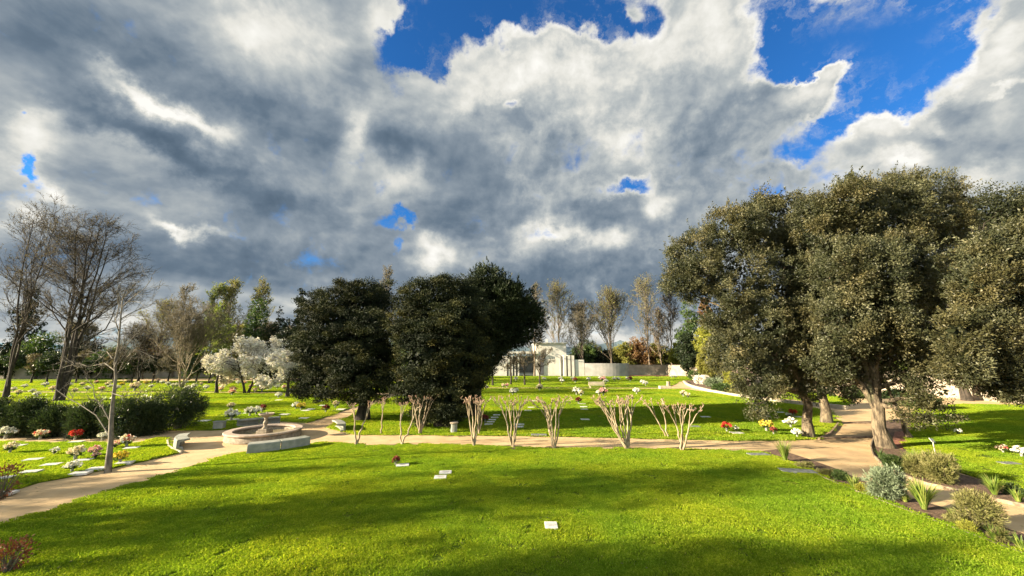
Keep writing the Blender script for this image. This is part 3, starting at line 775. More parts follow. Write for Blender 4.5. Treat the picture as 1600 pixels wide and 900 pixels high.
loA = px_lobes([(1085, 395, 40, 1), (1062, 438, 28, .5), (1140, 365, 46, 1), (1190, 350, 42, 1.5), (1155, 440, 52, 0), (1225, 420, 55, .5), (1120, 480, 36, 0), (1190, 510, 52, -.3), (1245, 500, 45, -.5), (1150, 540, 36, -.5),
                (1180, 580, 36, -.8), (1205, 612, 22, -1.2), (1182, 632, 16, -1.3), (1245, 572, 34, 0), (1258, 610, 18, .3), (1225, 345, 42, 2), (1100, 430, 36, 0), (1262, 445, 40, .5), (1268, 520, 38, .3), (1240, 385, 40, 1), (1275, 575, 26, .3), (1215, 560, 30, -.8), (1190, 320, 22, 2)], (bx, by), by)
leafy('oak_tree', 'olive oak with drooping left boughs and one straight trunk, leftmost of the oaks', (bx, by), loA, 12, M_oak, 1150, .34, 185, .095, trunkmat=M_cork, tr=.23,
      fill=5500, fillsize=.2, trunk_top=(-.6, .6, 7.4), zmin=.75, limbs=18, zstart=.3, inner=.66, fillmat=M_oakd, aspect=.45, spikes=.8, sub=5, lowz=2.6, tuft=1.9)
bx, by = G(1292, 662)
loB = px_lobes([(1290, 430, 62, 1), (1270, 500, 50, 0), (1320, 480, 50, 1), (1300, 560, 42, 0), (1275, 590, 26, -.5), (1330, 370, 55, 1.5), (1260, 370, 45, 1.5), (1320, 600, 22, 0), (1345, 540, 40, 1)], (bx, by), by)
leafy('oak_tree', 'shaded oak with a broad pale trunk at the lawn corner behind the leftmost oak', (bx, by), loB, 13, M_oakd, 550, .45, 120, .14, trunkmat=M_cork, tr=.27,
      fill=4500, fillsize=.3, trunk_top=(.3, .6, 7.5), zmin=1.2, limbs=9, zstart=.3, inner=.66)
bx, by = G(1424, 686)
loL = px_lobes([(1405, 560, 24, .8), (1390, 520, 24, 1)], (bx, by), by)
leafy('slender_oak', 'slender leaning oak stem close behind the thick forked oak trunk', (bx, by), loL, 17, M_oakd, 60, .4, 110, .12, trunkmat=M_cork, tr=.11, trunk_top=(-.9, .6, 4.2), limbs=2, zmin=2, zstart=.6)
Yd = 13.5; bx = at(1655, 640, Yd)[0]
loD = px_lobes([(1560, 415, 46, 0), (1610, 395, 55, .5), (1525, 455, 36, -.5), (1590, 480, 60, 0), (1545, 520, 46, -.5), (1500, 525, 30, -.8), (1560, 575, 42, -.5), (1505, 570, 26, -1), (1640, 560, 60, 0), (1590, 600, 26, -1), (1660, 450, 60, 0), (1580, 375, 22, 0), (1540, 395, 22, 0)], (bx, Yd), Yd)
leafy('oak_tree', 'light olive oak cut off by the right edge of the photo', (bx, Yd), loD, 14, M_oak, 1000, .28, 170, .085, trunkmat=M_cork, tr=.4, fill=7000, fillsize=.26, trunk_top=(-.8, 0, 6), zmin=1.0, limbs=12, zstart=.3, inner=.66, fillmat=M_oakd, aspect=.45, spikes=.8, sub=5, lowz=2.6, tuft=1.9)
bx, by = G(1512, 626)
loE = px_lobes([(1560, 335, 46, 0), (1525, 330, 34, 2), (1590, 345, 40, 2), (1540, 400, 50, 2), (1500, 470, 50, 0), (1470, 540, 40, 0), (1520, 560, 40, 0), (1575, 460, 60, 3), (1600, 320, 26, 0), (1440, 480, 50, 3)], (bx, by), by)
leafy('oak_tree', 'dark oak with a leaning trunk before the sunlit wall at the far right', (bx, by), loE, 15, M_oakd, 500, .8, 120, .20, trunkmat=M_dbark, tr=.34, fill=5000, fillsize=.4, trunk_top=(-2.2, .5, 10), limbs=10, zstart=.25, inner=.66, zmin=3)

# --- the dark trees in the middle
bx, by = G(566, 657)
lo1 = px_lobes([(520, 490, 40, 0), (560, 480, 42, 0), (588, 478, 30, .5), (545, 530, 62, -.3), (505, 540, 45, -.5), (582, 538, 40, 0), (492, 590, 34, -.3), (520, 592, 40, -1), (575, 585, 52, -1), (560, 470, 30, .5), (602, 458, 16, 1), (500, 480, 24, .5), (480, 545, 22, 0), (598, 588, 24, -.5)], (bx, by), by)
leafy('evergreen_tree', 'broad dark conifer on a short bare trunk, left of the three central dark trees', (bx, by), lo1, 21, M_dark, 620, .46, 230, .11, trunkmat=M_dbark, tr=.40, fill=12000, fillsize=.26, limbs=10, zstart=.2, zmin=1.5, inner=.84, shell=(.88, 1.04), flat=.45, up=.15, aspect=.34, sub=3, trunk_top=(0, 0, 6.5), tuft=1.6)
bx, by = G(690, 667)
lo2 = px_lobes([(665, 470, 36, 0), (705, 465, 34, .5), (650, 510, 34, -.3), (690, 520, 54, -.4), (728, 500, 34, .4), (668, 560, 50, -.6), (715, 565, 50, 0), (652, 603, 36, -.6), (695, 612, 48, -.6), (720, 606, 26, 0), (640, 470, 18, .3), (736, 545, 26, .3), (660, 640, 20, -.4), (700, 645, 26, 0)], (bx, by), by)
leafy('evergreen_tree', 'dark conifer with foliage almost to the ground, middle of the three central trees', (bx, by), lo2, 22, M_dark, 620, .46, 230, .11, trunkmat=M_dbark, tr=.40, fill=12000, fillsize=.26, limbs=8, zstart=.2, zmin=.35, inner=.84, shell=(.88, 1.04), flat=.45, up=.15, aspect=.34, sub=3, trunk_top=(0, 0, 6.5), tuft=1.6)
bx, by = G(742, 650)
lo3 = px_lobes([(762, 450, 26, 0), (775, 485, 40, 0), (800, 480, 32, 0), (818, 505, 26, 0), (758, 525, 40, 0), (785, 512, 30, 0), (812, 500, 14, 0), (745, 568, 20, 0), (738, 585, 18, 0), (745, 480, 34, .5)], (bx, by), by)
leafy('cypress_tree', 'dark tree with spiky upswept branches, right one of the three dark trees', (bx, by), lo3, 23, M_spiky, 620, .42, 120, .20, trunkmat=M_dbark, tr=.38, fill=6500, fillsize=.34, limbs=12, zstart=.2, zmin=.4, inner=.70, shell=(.75, 1.08), flat=.8, up=.75, aspect=.26, bias=1.3, spikes=.8, trunk_top=(.9, 0, 8.5), tuft=2.2)

# --- pruned crape myrtles along both edges of the path
def myrtle(label, px_, py_, toppy, halfw, seed, stems=4, lean=0.0, gen=(2, 3), dense=1.0):
    rng = np.random.default_rng(seed)
    X, Y = G(px_, py_); Ht = at(px_, toppy, Y)[2]; hw = halfw * mpp(px_, py_, Y) * wcos(px_); ln = lean * mpp(px_, py_, Y)
    root = empty('crape_myrtle', (X, Y, 0)); tag(root, label, 'pruned tree', 'pruned crape myrtles lining the gravel path')
    P = []; Rr = []
    for s in range(stems):
        f = (s + .5) / stems * 2 - 1 if stems > 1 else 0
        f += rng.normal() * .08
        y = rng.normal() * .25 * hw
        top = np.array([ln * .55 + f * hw * .55, y, Ht * (.50 + .1 * rng.random())])
        t = np.linspace(0, 1, 7)[:, None]
        p = top * t; p[:, :2] = top[:2] * t ** .9; p += rng.normal(size=(7, 3)) * .022 * (t > 0) ; p[0] = [rng.normal() * .03, rng.normal() * .03, -.04]
        r0 = .032 + .010 * rng.random()
        P.append(p); Rr.append(np.linspace(r0 * 1.25, r0 * .75, 7))
    P = np.array(P); Rr = np.array(Rr)
    sets = [(P, Rr, 9)]
    tips = P; tr_ = Rr; Lr = Ht * .30
    ends = []
    for g_, nb in enumerate(gen):
        ep = tips[:, -1]; n = len(ep); idx = np.repeat(np.arange(n), nb); M = len(idx)
        tan = norm(tips[idx, -1] - tips[idx, -2])
        side = np.c_[(ep[idx, 0] / max(hw, .1)) * .30 + rng.normal(size=M) * .26, rng.normal(size=M) * .26, np.zeros(M)]
        d = norm(tan * .7 + side + np.array([0, 0, .65]))
        Ln = Lr * (.75 + .5 * rng.random(M))
        end = ep[idx] + d * Ln[:, None]
        end[:, 2] = np.minimum(end[:, 2], Ht * (.86 + .14 * rng.random(M)))
        t = np.linspace(0, 1, 5)[None, :, None]
        Pn = ep[idx][:, None, :] * (1 - t) + end[:, None, :] * t + rng.normal(size=(M, 5, 3)) * .014 * np.sin(t * math.pi)
        rs = np.maximum(tr_[idx, -1] * .74, .011)
        Rn = rs[:, None] * np.linspace(1.05, .82, 5)[None, :]
        if g_ == len(gen) - 1: Rn[:, -1] *= 1.35
        sets.append((Pn, Rn, 6)); tips, tr_ = Pn, Rn; Lr *= .85
    link('trunk', tube_mesh('trunk', sets, M_myrtle), root)
    # knuckles and stubs of last year's shoots at the cut ends
    ep = tips[:, -1]; M = len(ep) * 3; idx = np.repeat(np.arange(len(ep)), 3)
    d = norm(np.c_[rng.normal(size=(M, 2)) * .7, np.full(M, .8)])
    ln2 = (.05 + .09 * rng.random(M))[:, None]
    Pk = np.stack([ep[idx] - d * .015, ep[idx] + d * ln2], 1)
    link('crown', tube_mesh('crown', [(Pk, np.tile([[.016, .010]], (M, 1)), 5)], M_myrtip), root)
    return root
myrtle('crape myrtle with two wide bare stems beside the broad conifer, leftmost of the near row', 556, 697, 628, 27, 31, 2, 4, (3, 2))
myrtle('crape myrtle with two thin forking stems, second from the left in the near row', 626, 697, 626, 36, 32, 2, 8, (3, 3))
myrtle('dense vase-shaped crape myrtle in front of the grey stone urn pillar', 740, 699, 620, 20, 33, 4, 0, (3, 3))
myrtle('dense vase-shaped crape myrtle in the near row, middle one of the three dense ones', 801, 701, 620, 23, 34, 4, 0, (3, 3))
myrtle('dense vase-shaped crape myrtle in the near row, right one of the three dense ones', 866, 702, 620, 23, 35, 4, 0, (3, 3))
myrtle('widest crape myrtle, its many stems fanning out over the path below the white bench', 981, 704, 620, 46, 36, 6, -12, (3, 3))
myrtle('crape myrtle with a crooked base at the right end of the near row', 1066, 706, 630, 22, 37, 4, 2, (2, 3))
myrtle('thin single-stemmed crape myrtle on the far path edge, leftmost of the far row', 595, 679, 622, 14, 38, 1, 0, (3, 3))
myrtle('upright crape myrtle on the far path edge under the middle dark conifer', 656, 679, 619, 22, 39, 4, 2, (2, 3))
myrtle('crape myrtle on the far path edge seen behind the first dense one', 749, 680, 624, 9, 40, 2, 0, (2, 2))
myrtle('crape myrtle on the far path edge seen behind the right dense one', 860, 682, 630, 9, 41, 2, 0, (2, 2))
myrtle('crape myrtle on the far path edge seen behind the widest one', 969, 683, 626, 18, 42, 2, -22, (3, 2))
myrtle('sparse leaning crape myrtle on the far path edge, rightmost of the far row', 1043, 684, 624, 24, 43, 2, -16, (3, 3))

# --- bare young tree beside the left path
bx, by = G(168, 738)
tp = np.array([[p[0] - bx, p[1] - by, p[2]] for p in [at(168, 741, by), at(173, 690, by), at(174, 655, by), at(176, 630, by + .1), at(181, 590, by + .1), at(180, 565, by), at(185, 540, by - .1), at(188, 505, by), at(191, 470, by), at(196, 452, by)]])
rng = np.random.default_rng(51)
yt = empty('young_bare_tree', (bx, by, 0)); tag(yt, 'young bare tree with a slender pale crooked trunk beside the near left path', 'tree')
P0 = np.array([tp]); R0 = np.array([[.105, .075, .064, .054, .045, .038, .032, .024, .016, .009]])
def lp(*pts): return np.array([[p[0] - bx, p[1] - by, p[2]] for p in [at(x, y, by + d) for x, y, d in pts]])
L1 = np.array([lp((180,575,0),(186,552,0),(200,535,.1),(216,520,.2),(232,502,.3)), lp((181,590,.1),(196,560,.2),(212,545,.1),(228,553,0),(243,562,0)), lp((188,520,0),(183,505,-.1),(180,498,-.1),(184,480,0),(186,462,0)),
               lp((176,560,0),(166,550,0),(158,558,0),(150,552,.1),(140,548,.2)), lp((174,655,0),(160,635,0),(150,620,.1),(140,604,.1),(131,590,.2)), lp((177,612,0),(190,618,-.1),(204,620,-.1),(216,618,0),(226,606,0)),
               lp((172,680,0),(150,648,.2),(126,632,.4),(100,620,.5),(80,606,.6)), lp((179,580,0),(160,570,.2),(140,574,.3),(122,568,.4),(100,575,.4)), lp((190,480,0),(200,470,0),(212,462,0),(226,452,0),(238,436,0)), lp((188,500,0),(204,490,.1),(218,484,.1),(230,478,.2),(244,468,.2))])
L1 += rng.normal(size=L1.shape) * .03
LR1 = np.tile(np.linspace(.019, .008, 5), (len(L1), 1))
A2, AR2 = grow(rng, L1, LR1, 9, .2, 1, .7, .95, K=5, curve=.25, up=.05, rf=.55, rmin=.006)
T2, TR2 = grow(rng, P0, R0, 16, .45, 1, .8, 1.0, K=5, curve=.2, up=.15, rf=.3, rmin=.007)
A3, AR3 = grow(rng, np.concatenate([A2, T2]), np.concatenate([AR2, TR2]), 5, .2, 1, .6, .45, K=4, curve=.25, up=.1, rf=.7, rmin=.005)
link('trunk', tube_mesh('trunk', [(P0, R0, 14), (L1, LR1, 8)], M_pbark), yt)
yc = link('crown', tube_mesh('crown', [(A2, AR2, 5), (T2, TR2, 5), (A3, AR3, 4)], M_ptwig), yt)

# --- tall bare trees at the left
bg_bare('bare_tree', 'big dark bare tree with many upright stems rising behind the left shrubs', 92, 627, 348, 190, 61, stems=5, spread=.13, a1=.75, up=.05, n=(11, 7, 5, 5), first=.30, prof=([0, .3, .6, .85, 1], [.8, 1.15, .95, .6, .2]), bark=M_dbark, twig=M_dtwig, bud=M_budb, bsize=.09, nbud=1, r0=.25)
bg_bare('bare_tree', 'tall bare tree with budding upright branches at the left edge of the photo', 8, 622, 326, 150, 62, stems=3, spread=.16, a1=.5, up=.14, n=(11, 6, 4, 4), first=.25, prof=([0, .4, 1], [.9, .9, .3]), bark=M_dbark, twig=M_dtwig, bud=M_budb, bsize=.11, nbud=1, r0=.18)
bg_bare('bare_tree', 'low brown bare tree with many thin stems, left of the cherry trees', 283, 606, 505, 115, 63, stems=6, spread=.22, a1=.5, up=.08, n=(9, 6, 5, 4), first=.2, bark=M_myrtle, twig=M_twig, bud=M_budb, bsize=.12, nbud=1, r0=.12)
bg_bare('bare_tree', 'wide brown bare tree behind the crooked young trunk', 215, 600, 520, 110, 64, stems=2, spread=.15, a1=.8, n=(13, 8, 5, 4), twig=M_dtwig, bark=M_dbark, bud=M_budb, bsize=.12, r0=.16)
# --- white flowering cherries
for (px_, bpy_, tpy, w, sd_, lab, st) in [(385, 615, 553, 116, 71, 'largest white flowering cherry tree, in the middle of the three', 2), (449, 621, 564, 64, 72, 'white flowering cherry tree beside the broad dark conifer', 1),
                                       (338, 615, 566, 48, 73, 'small white flowering cherry tree with a leaning trunk, leftmost of the three', 1)]:
    bg_bare('cherry_tree', lab, px_, bpy_, tpy, w, sd_, stems=st, spread=.2, a1=1.15, up=.04, n=(10, 6, 5, 5), first=.35, bark=M_dbark, twig=M_dtwig, bud=M_blossom, bsize=.19, nbud=7 if w > 100 else 8, r0=.2, shrink=.25, fr=(.45, .5, .5), group='white flowering cherry trees', cat='cherry tree')
# --- row of low dark trees beyond the left lawns
for k, (px_, w, mt, tp_) in enumerate([(14, 46, M_olean, 548), (48, 40, M_budb, 556), (72, 44, M_olean, 552), (118, 44, M_budb, 550), (150, 44, M_olean, 556), (176, 38, M_budb, 550), (206, 40, M_olean, 554), (238, 36, M_spiky, 558), (262, 34, M_budb, 556), (306, 36, M_olean, 560), (326, 30, M_budb, 562)]):
    Y = G(px_, 599)[1]; X = at(px_, 599, Y)[0]; Ht = at(px_, tp_, Y)[2]; Wd = w * mpp(px_, 599, Y) * wcos(px_) * 1.15
    leafy('low_dark_tree', 'low dark tree in the shaded row beyond the left lawns, ' + ['first', 'second', 'third', 'fourth', 'fifth', 'sixth', 'seventh', 'eighth', 'ninth', 'tenth', 'eleventh'][k] + ' from the left', (X, Y),
          [(l[0], l[1], max(l[2], Ht * .55)) + (l[3], l[4], l[5] * .6) for l in auto_lobes(np.random.default_rng(700 + k), Ht, Wd, Ht * .4, 4)], 700 + k, mt, 90, .35, 26, .26, group='low dark trees beyond the left lawns', trunkmat=M_dbark, tr=.14, fill=350, fillsize=.4, limbs=6, zmin=1.2, zstart=.25)
# --- small pollards in front of the chapel
for k, (px_, bpy_, tpy, w, lab) in enumerate([(770, 603, 566, 24, 'small dark pollarded tree, leftmost of the four before the chapel'), (798, 601, 562, 26, 'small dark pollarded tree, second from left of four before the chapel'),
                                             (820, 602, 560, 28, 'small dark pollarded tree, third from left of four before the chapel'), (844, 606, 562, 40, 'spreading pollarded tree with pale flowers at its foot, rightmost of four before the chapel')]):
    bg_bare('pollarded_tree', lab, px_, bpy_, tpy, w, 80 + k, stems=1, a1=.95, up=.1, n=(9, 6, 5, 4), first=.45, bark=M_dbark, twig=M_dtwig, bud=M_budb, bsize=.12, nbud=1, r0=.15, group='small pollarded trees before the chapel', ttaper=.4, shrink=.2)
# --- tall poplars and their neighbours
for (px_, bpy_, tpy, w, sd_, lab, bd, st, nb, a, tw) in [
    (835, 588, 447, 22, 91, 'thin pale poplar rising just right of the spiky dark tree', M_budb, 1, 1, .35, M_ptwig),
    (876, 587, 456, 44, 92, 'yellow-green budding poplar in front of the tall chapel block', M_bud, 1, 1, .40, M_twig),
    (912, 587, 478, 60, 93, 'pale bare tree with a forked base at the right corner of the chapel', M_budb, 2, 1, .6, M_ptwig),
    (955, 587, 463, 64, 94, 'broad yellow-green budding tree in front of the low curved grey wall', M_bud, 2, 1, .5, M_twig),
    (1017, 585, 443, 44, 95, 'tallest budding poplar, right of the curved grey wall', M_bud, 1, 1, .38, M_ptwig),
    (1052, 584, 458, 40, 96, 'dark thin bare poplar, rightmost of the poplars', M_budb, 1, 1, .5, M_dtwig),
    (1036, 584, 490, 30, 97, 'small reddish bare tree between the two right poplars', M_rust, 1, 1, .45, M_ptwig),
    (268, 590, 452, 50, 101, 'bare grey tree at the left end of the far tree line', M_budb, 1, 1, .5, M_ptwig),
    (322, 589, 450, 36, 102, 'tall bare-topped poplar with light green lower leaves', M_budg, 1, 4, .4, M_ptwig),
    (350, 588, 447, 40, 103, 'tall budding poplar above the largest cherry, left of its twin', M_bud, 1, 4, .4, M_ptwig),
    (387, 588, 448, 40, 104, 'tall bare poplar directly behind the largest cherry', M_bud, 1, 3, .4, M_ptwig),
    (598, 588, 424, 34, 105, 'pale bare treetop showing above the broad dark conifer', M_budb, 1, 1, .45, M_ptwig),
    (120, 592, 500, 70, 106, 'bare brown tree far behind the big bare tree', M_budb, 2, 1, .6, M_twig),
    (240, 592, 478, 54, 107, 'thin bare tree behind the crooked young tree top', M_bud, 1, 1, .5, M_twig),
    (300, 590, 500, 50, 108, 'brown bare tree left of the light green tree', M_bud, 2, 1, .5, M_twig),
    (360, 590, 508, 56, 109, 'brown bare tree rising behind the left half of the cherries', M_budb, 2, 1, .6, M_twig),
    (410, 590, 510, 60, 110, 'brown bare tree rising behind the right half of the largest cherry', M_budb, 2, 1, .6, M_twig),
    (446, 590, 515, 50, 111, 'brown bare tree behind the right cherry', M_budb, 2, 1, .6, M_twig)]:
    bg_bare('poplar_tree' if 'poplar' in lab else 'bare_tree', lab, px_, bpy_, tpy, w, sd_, stems=st, spread=.12, a1=a, up=.14, n=(24, 6, 4, 3), first=.18, twig=tw, bud=bd, bsize=.24, nbud=nb, r0=.20, fr=(.36, .45, .45), prof=([0, .15, .4, .65, .85, 1], [.8, 1.1, 1.05, .65, .30, .05]))
# --- leafy trees of the far tree line
for (px_, bpy_, tpy, w, mt, sd_, sh, lab, z0) in [
    (336, 594, 482, 62, M_budg, 121, 'round', 'light green willow-like tree in the far tree line left of the cherries', .1),
    (388, 594, 468, 44, M_mid, 122, 'column', 'dark ivy-covered tree directly behind the largest cherry', .1),
    (425, 594, 478, 40, M_spiky, 123, 'cone', 'dark pointed conifer between the ivy-covered tree and the narrow cypress', .05),
    (457, 594, 457, 20, M_spiky, 124, 'column', 'narrow dark cypress rising above the right cherry', .05),
    (445, 594, 505, 60, M_spiky, 125, 'round', 'dark evergreen mass at the foot of the narrow cypress', .05),
    (480, 594, 500, 50, M_spiky, 126, 'round', 'dark evergreen just left of the broad dark conifer', .05),
    (366, 593, 512, 40, M_bud, 127, 'round', 'olive yellow bushy tree behind the left side of the largest cherry', .1),
    (20, 590, 455, 60, M_spiky, 128, 'round', 'dark evergreen tree behind the bare tree at the left edge', .1),
    (55, 592, 525, 90, M_mid, 129, 'round', 'dark green rounded tree with a yellowish top at the far left', .15),
    (8, 592, 535, 70, M_spiky, 130, 'round', 'dark low evergreen in the corner of the far left lawn', .15),
    (120, 592, 540, 90, M_spiky, 131, 'round', 'dark evergreen behind the trunks of the big bare tree', .15),
    (175, 592, 545, 80, M_mid, 132, 'round', 'dark green tree behind the crooked young trunk', .2),
    (222, 593, 555, 34, M_spiky, 133, 'round', 'small dark round tree with a bare trunk left of the thin-stemmed brown tree', .4),
    (295, 594, 520, 44, M_mid, 176, 'round', 'green leafy tree left of the light green willow-like tree', .1),
    (410, 594, 512, 44, M_oakd, 177, 'round', 'dull green tree behind the right half of the largest cherry', .1),
    (235, 586, 535, 60, M_rust, 134, 'round', 'brownish tree in the far tree line behind the thin-stemmed brown tree', .1),
    (918, 583, 535, 44, M_mid, 141, 'round', 'green tree behind the right end of the chapel', .1),
    (938, 583, 546, 36, M_oakd, 160, 'round', 'dull green tree between the forked bare tree and the broad budding tree', .1),
    (958, 582, 549, 34, M_budb, 171, 'round', 'brown thicket tree behind the curved grey wall', .1),
    (903, 583, 548, 26, M_olean, 172, 'round', 'dark tree close against the right side of the chapel tower', .1),
    (1045, 583, 550, 30, M_budb, 173, 'round', 'brownish tree left of the small bright yellow-green one', .1),
    (690, 599, 470, 76, M_mid, 174, 'round', 'tall leafy tree hidden behind the middle dark conifer', .1),
    (640, 596, 475, 80, M_mid, 175, 'round', 'tall leafy tree hidden behind the gap of the dark conifers', .1),
    (1000, 583, 532, 50, M_rust, 143, 'round', 'russet tree behind the curved grey wall', .1),
    (975, 583, 540, 46, M_bud, 142, 'round', 'olive tree beyond the curved grey wall', .1),
    (1030, 583, 538, 40, M_bud, 144, 'round', 'yellow-green tree between the right poplars', .1),
    (1062, 585, 540, 26, M_ylw, 145, 'round', 'small bright yellow-green tree at the foot of the rightmost poplar', .1),
    (1085, 588, 478, 46, M_mid, 146, 'round', 'green tree just left of the oaks with dark lower foliage', .15),
    (1078, 589, 525, 44, M_spiky, 147, 'round', 'dark round evergreen at the bend of the far right path', .15),
    (1112, 587, 470, 24, M_rust, 148, 'column', 'orange-leaved autumn tree against the left edge of the oaks', .3),
    (1110, 590, 505, 40, M_ylw, 149, 'round', 'golden green tree beside the dark round evergreen', .2)]:
    bg_leafy('evergreen_tree' if 'evergreen' in lab or 'conifer' in lab or 'cypress' in lab else 'leafy_tree', lab, px_, bpy_, tpy, w, mt, sd_, sh, z0)
# olive-coloured large shrubs at the back right
for (px_, bpy_, tpy, w, mt, sd_, lab) in [(1150, 603, 512, 90, M_oak, 151, 'large grey-green shrub behind the pink flowering bush'), (1205, 606, 530, 70, M_oak, 152, 'olive green shrub behind the first oak trunk'), (1110, 596, 545, 36, M_bud, 153, 'sparse brownish shrub at the left of the back flower bed')]:
    Y = G(px_, bpy_)[1]
    bg_leafy('large_shrub', lab, px_, bpy_, tpy, w, mt, sd_, 'round', .05, dens=2.2, cat='shrub')

# --- trees out of the frame to the left whose shadows cross the near lawn
for (X, Y, Ht, Wd, sd_, n_, lab) in [(-32, 5.6, 14.0, 5.6, 161, 330, 'leafy tree left of the camera shading the middle of the near lawn'), (-26, 1.4, 11.0, 4.6, 162, 300, 'leafy tree left of the camera shading the lower left of the near lawn'), (-37, 8.2, 9.5, 3.0, 163, 110, 'open leafy tree left of the camera shading the left path'),
        (-50, 18.5, 15.0, 7.0, 164, 330, 'large leafy tree beyond the left edge shading the lawn behind the fountain'), (-58, 26.5, 16.0, 8.0, 165, 330, 'large leafy tree beyond the left edge shading the lawn before the cherries')]:
    rng = np.random.default_rng(sd_)
    leafy('leafy_tree', lab, (X, Y), auto_lobes(rng, Ht, Wd, 1.2, 7, 'round'), sd_, M_mid, n_, .45, 70, .12, tr=.2, limbs=8, zmin=.8, fill=4500, fillsize=.16, shell=(.5, 1.15), inner=.3)
# ------------------------------------------------------------------ fountain and its curved benches
FX = (G(357, 678)[0] + G(476, 678)[0]) / 2; FY = (G(415, 692)[1] + G(415, 665, .35)[1]) / 2 
FR = (G(476, 678)[0] - G(357, 678)[0]) / 2 * wcos(415)
FX += .42
ft = empty('fountain', (FX, FY, 0)); tag(ft, 'round stone fountain with a low basin and a shallow bowl on a baluster', 'fountain')
MB().lathe([(FR-.30,0.02),(FR-.04,-.02),(FR-.02,.05),(FR-.04,.08),(FR-.04,.30),(FR-.30,.30),(FR-.30,.02)], 72).build('basin_wall', M_stone, ft, True)
MB().lathe([(FR-.34,.303),(FR-.01,.303),(FR+.03,.33),(FR+.03,.375),(FR,.40),(FR-.34,.40),(FR-.37,.37),(FR-.37,.33),(FR-.34,.303)], 72).build('coping', M_pink_stone, ft, False)
MB().lathe([(FR-.305,.17),(.3,.17),(.01,.17)], 72).build('water', M_water, ft)
MB().box(-.27,.27,-.27,.27,.0,.36).box(-.22,.22,-.22,.22,.362,.42).build('plinth', M_stone, ft, bevel=.02)
MB().lathe([(0.14,0.42),(0.147,0.452),(0.112,0.484),(0.077,0.532),(0.07,0.58),(0.098,0.644),(0.119,0.708),(0.105,0.772),(0.07,0.82),(0.0595,0.868),(0.077,0.9),(0.091,0.924),(0.07,0.948),(0.098,0.98),(0.21,1.044),(0.014,1.044)], 28).build('baluster', M_stone, ft, True)
bw = MB().lathe([(0.084,0.996),(0.21,1.036),(0.315,1.1),(0.35,1.148),(0.364,1.172),(0.357,1.192),(0.322,1.192),(0.294,1.156),(0.175,1.108),(0.014,1.1)], 40).build('bowl', M_stone, ft, True)
MB().lathe([(0.035,1.1),(0.042,1.14),(0.0245,1.172),(0.035,1.204),(0.021,1.244),(0.0028,1.268)], 16).build('finial', M_pink_stone, ft, True)

def curved_bench(label, ang, half, gap=True, rad=None):
    """C-shaped concrete section swept round the fountain: wall outside, seat slab, foot"""
    Rb = rad or (FR + 1.15)
    root = empty('curved_bench', (FX + Rb * math.cos(R(ang)), FY + Rb * math.sin(R(ang)), 0), 0)
    tag(root, label, 'bench', 'curved concrete benches round the fountain')
    prof = [(.0,-.01),(.0,.40),(.02,.44),(.46,.46),(.46,.38),(.13,.33),(.11,.14),(.26,.12),(.28,-.01)]
    secs = [(-half, -.25), (.25, half)] if gap else [(-half, half)]
    for a0, a1 in secs:
        n = 9; path = []
        for i in range(n):
            a = R(ang + a0 + (a1 - a0) * i / (n - 1))
            path.append((FX + Rb * math.cos(a) - root.location.x, FY + Rb * math.sin(a) - root.location.y))
        # the open side looks at the fountain
        MB().sweep([(-o, z) for o, z in prof], path).build('bench_section', M_conc, root, bevel=.012)
def fang(px_, py_):
    g = G(px_, py_); return math.degrees(math.atan2(g[1] - FY, g[0] - FX)), math.hypot(g[0] - FX, g[1] - FY)
for px_, py_, half, lab in [(438, 706, 22, 'grey concrete bench in two sections in front of the fountain, its back to the camera'), (404, 664, 20, 'curved concrete bench behind the fountain, open side facing the camera'),
                            (270, 699, 17, 'curved concrete bench left of the fountain at the corner of the left lawn'), (538, 671, 17, 'curved concrete bench right of the fountain near the broad dark conifer')]:
    a, r_ = fang(px_, py_)
    curved_bench(lab, a, half * 3.2 / max(r_, 2.4), True, r_)

# ------------------------------------------------------------------ chapel
YB = 88.0
def X_(p, Y=YB): return at(p, 560, Y)[0]
def Z_(p, Y=YB): return at(840, p, Y)[2]
ch = empty('chapel', (X_(850), YB, 0)); tag(ch, 'white modern chapel with a tall square block and vertical fins', 'building')
def cb(x0, x1, top, y0, y1, z0=None):
    return MB().box(X_(x0) - ch.location.x, X_(x1) - ch.location.x, y0, y1, 0 if z0 is None else Z_(z0), Z_(top))
cb(838, 887, 536, 2.0, 14).build('tower_block', M_white, ch)
cb(836, 889, 534.6, 1.6, 14.4, 536.2).build('tower_cornice', M_white, ch)
cb(855.8, 858.4, 529, 3.5, 3.9, 534.8).build('finial', M_white, ch)
cb(745, 837.7, 556, 4.0, 16).build('left_wing', M_white, ch)
cb(792, 842, 549, 1.2, 14, 552.5).build('wing_canopy', M_white, ch)
for x in (794, 799, 804, 809): cb(x, x + 2.2, 553, 1.6, 3.9).build('fin', M_white, ch)
cb(813, 837, 583, 3.7, 3.99, 558).build('window', M_glass, ch)
cb(844, 850.5, 586, 1.8, 1.99, 556).build('door', M_glass, ch)
for x, tp_ in ((880, 555), (886.5, 555), (892.5, 555.5)): cb(x, x + 4.0, tp_, -.6, 1.9).build('fin', M_white, ch)
cb(876, 897, 556.5, .4, 6).build('side_block', M_shadegrey, ch)  # shaded face of the chapel, its shade put into the grey
cb(898, 912, 562, -.4, 7).build('low_block', M_white, ch)
cb(750, 792, 566, 1.5, 3.9).build('entrance_wall', M_white, ch)
cw = empty('curved_wall', (X_(948), YB - .5, 0)); tag(cw, 'low curved shade-grey wall with vertical ribs at the right end of the chapel', 'wall')
path = []
for i in range(15):
    t = i / 14; x = 913 + (981 - 913) * t
    path.append((X_(x) - cw.location.x, -1.6 * math.sin(t * math.pi * .9) + (1.8 if t > .9 else 0) * (t - .9) * 10))
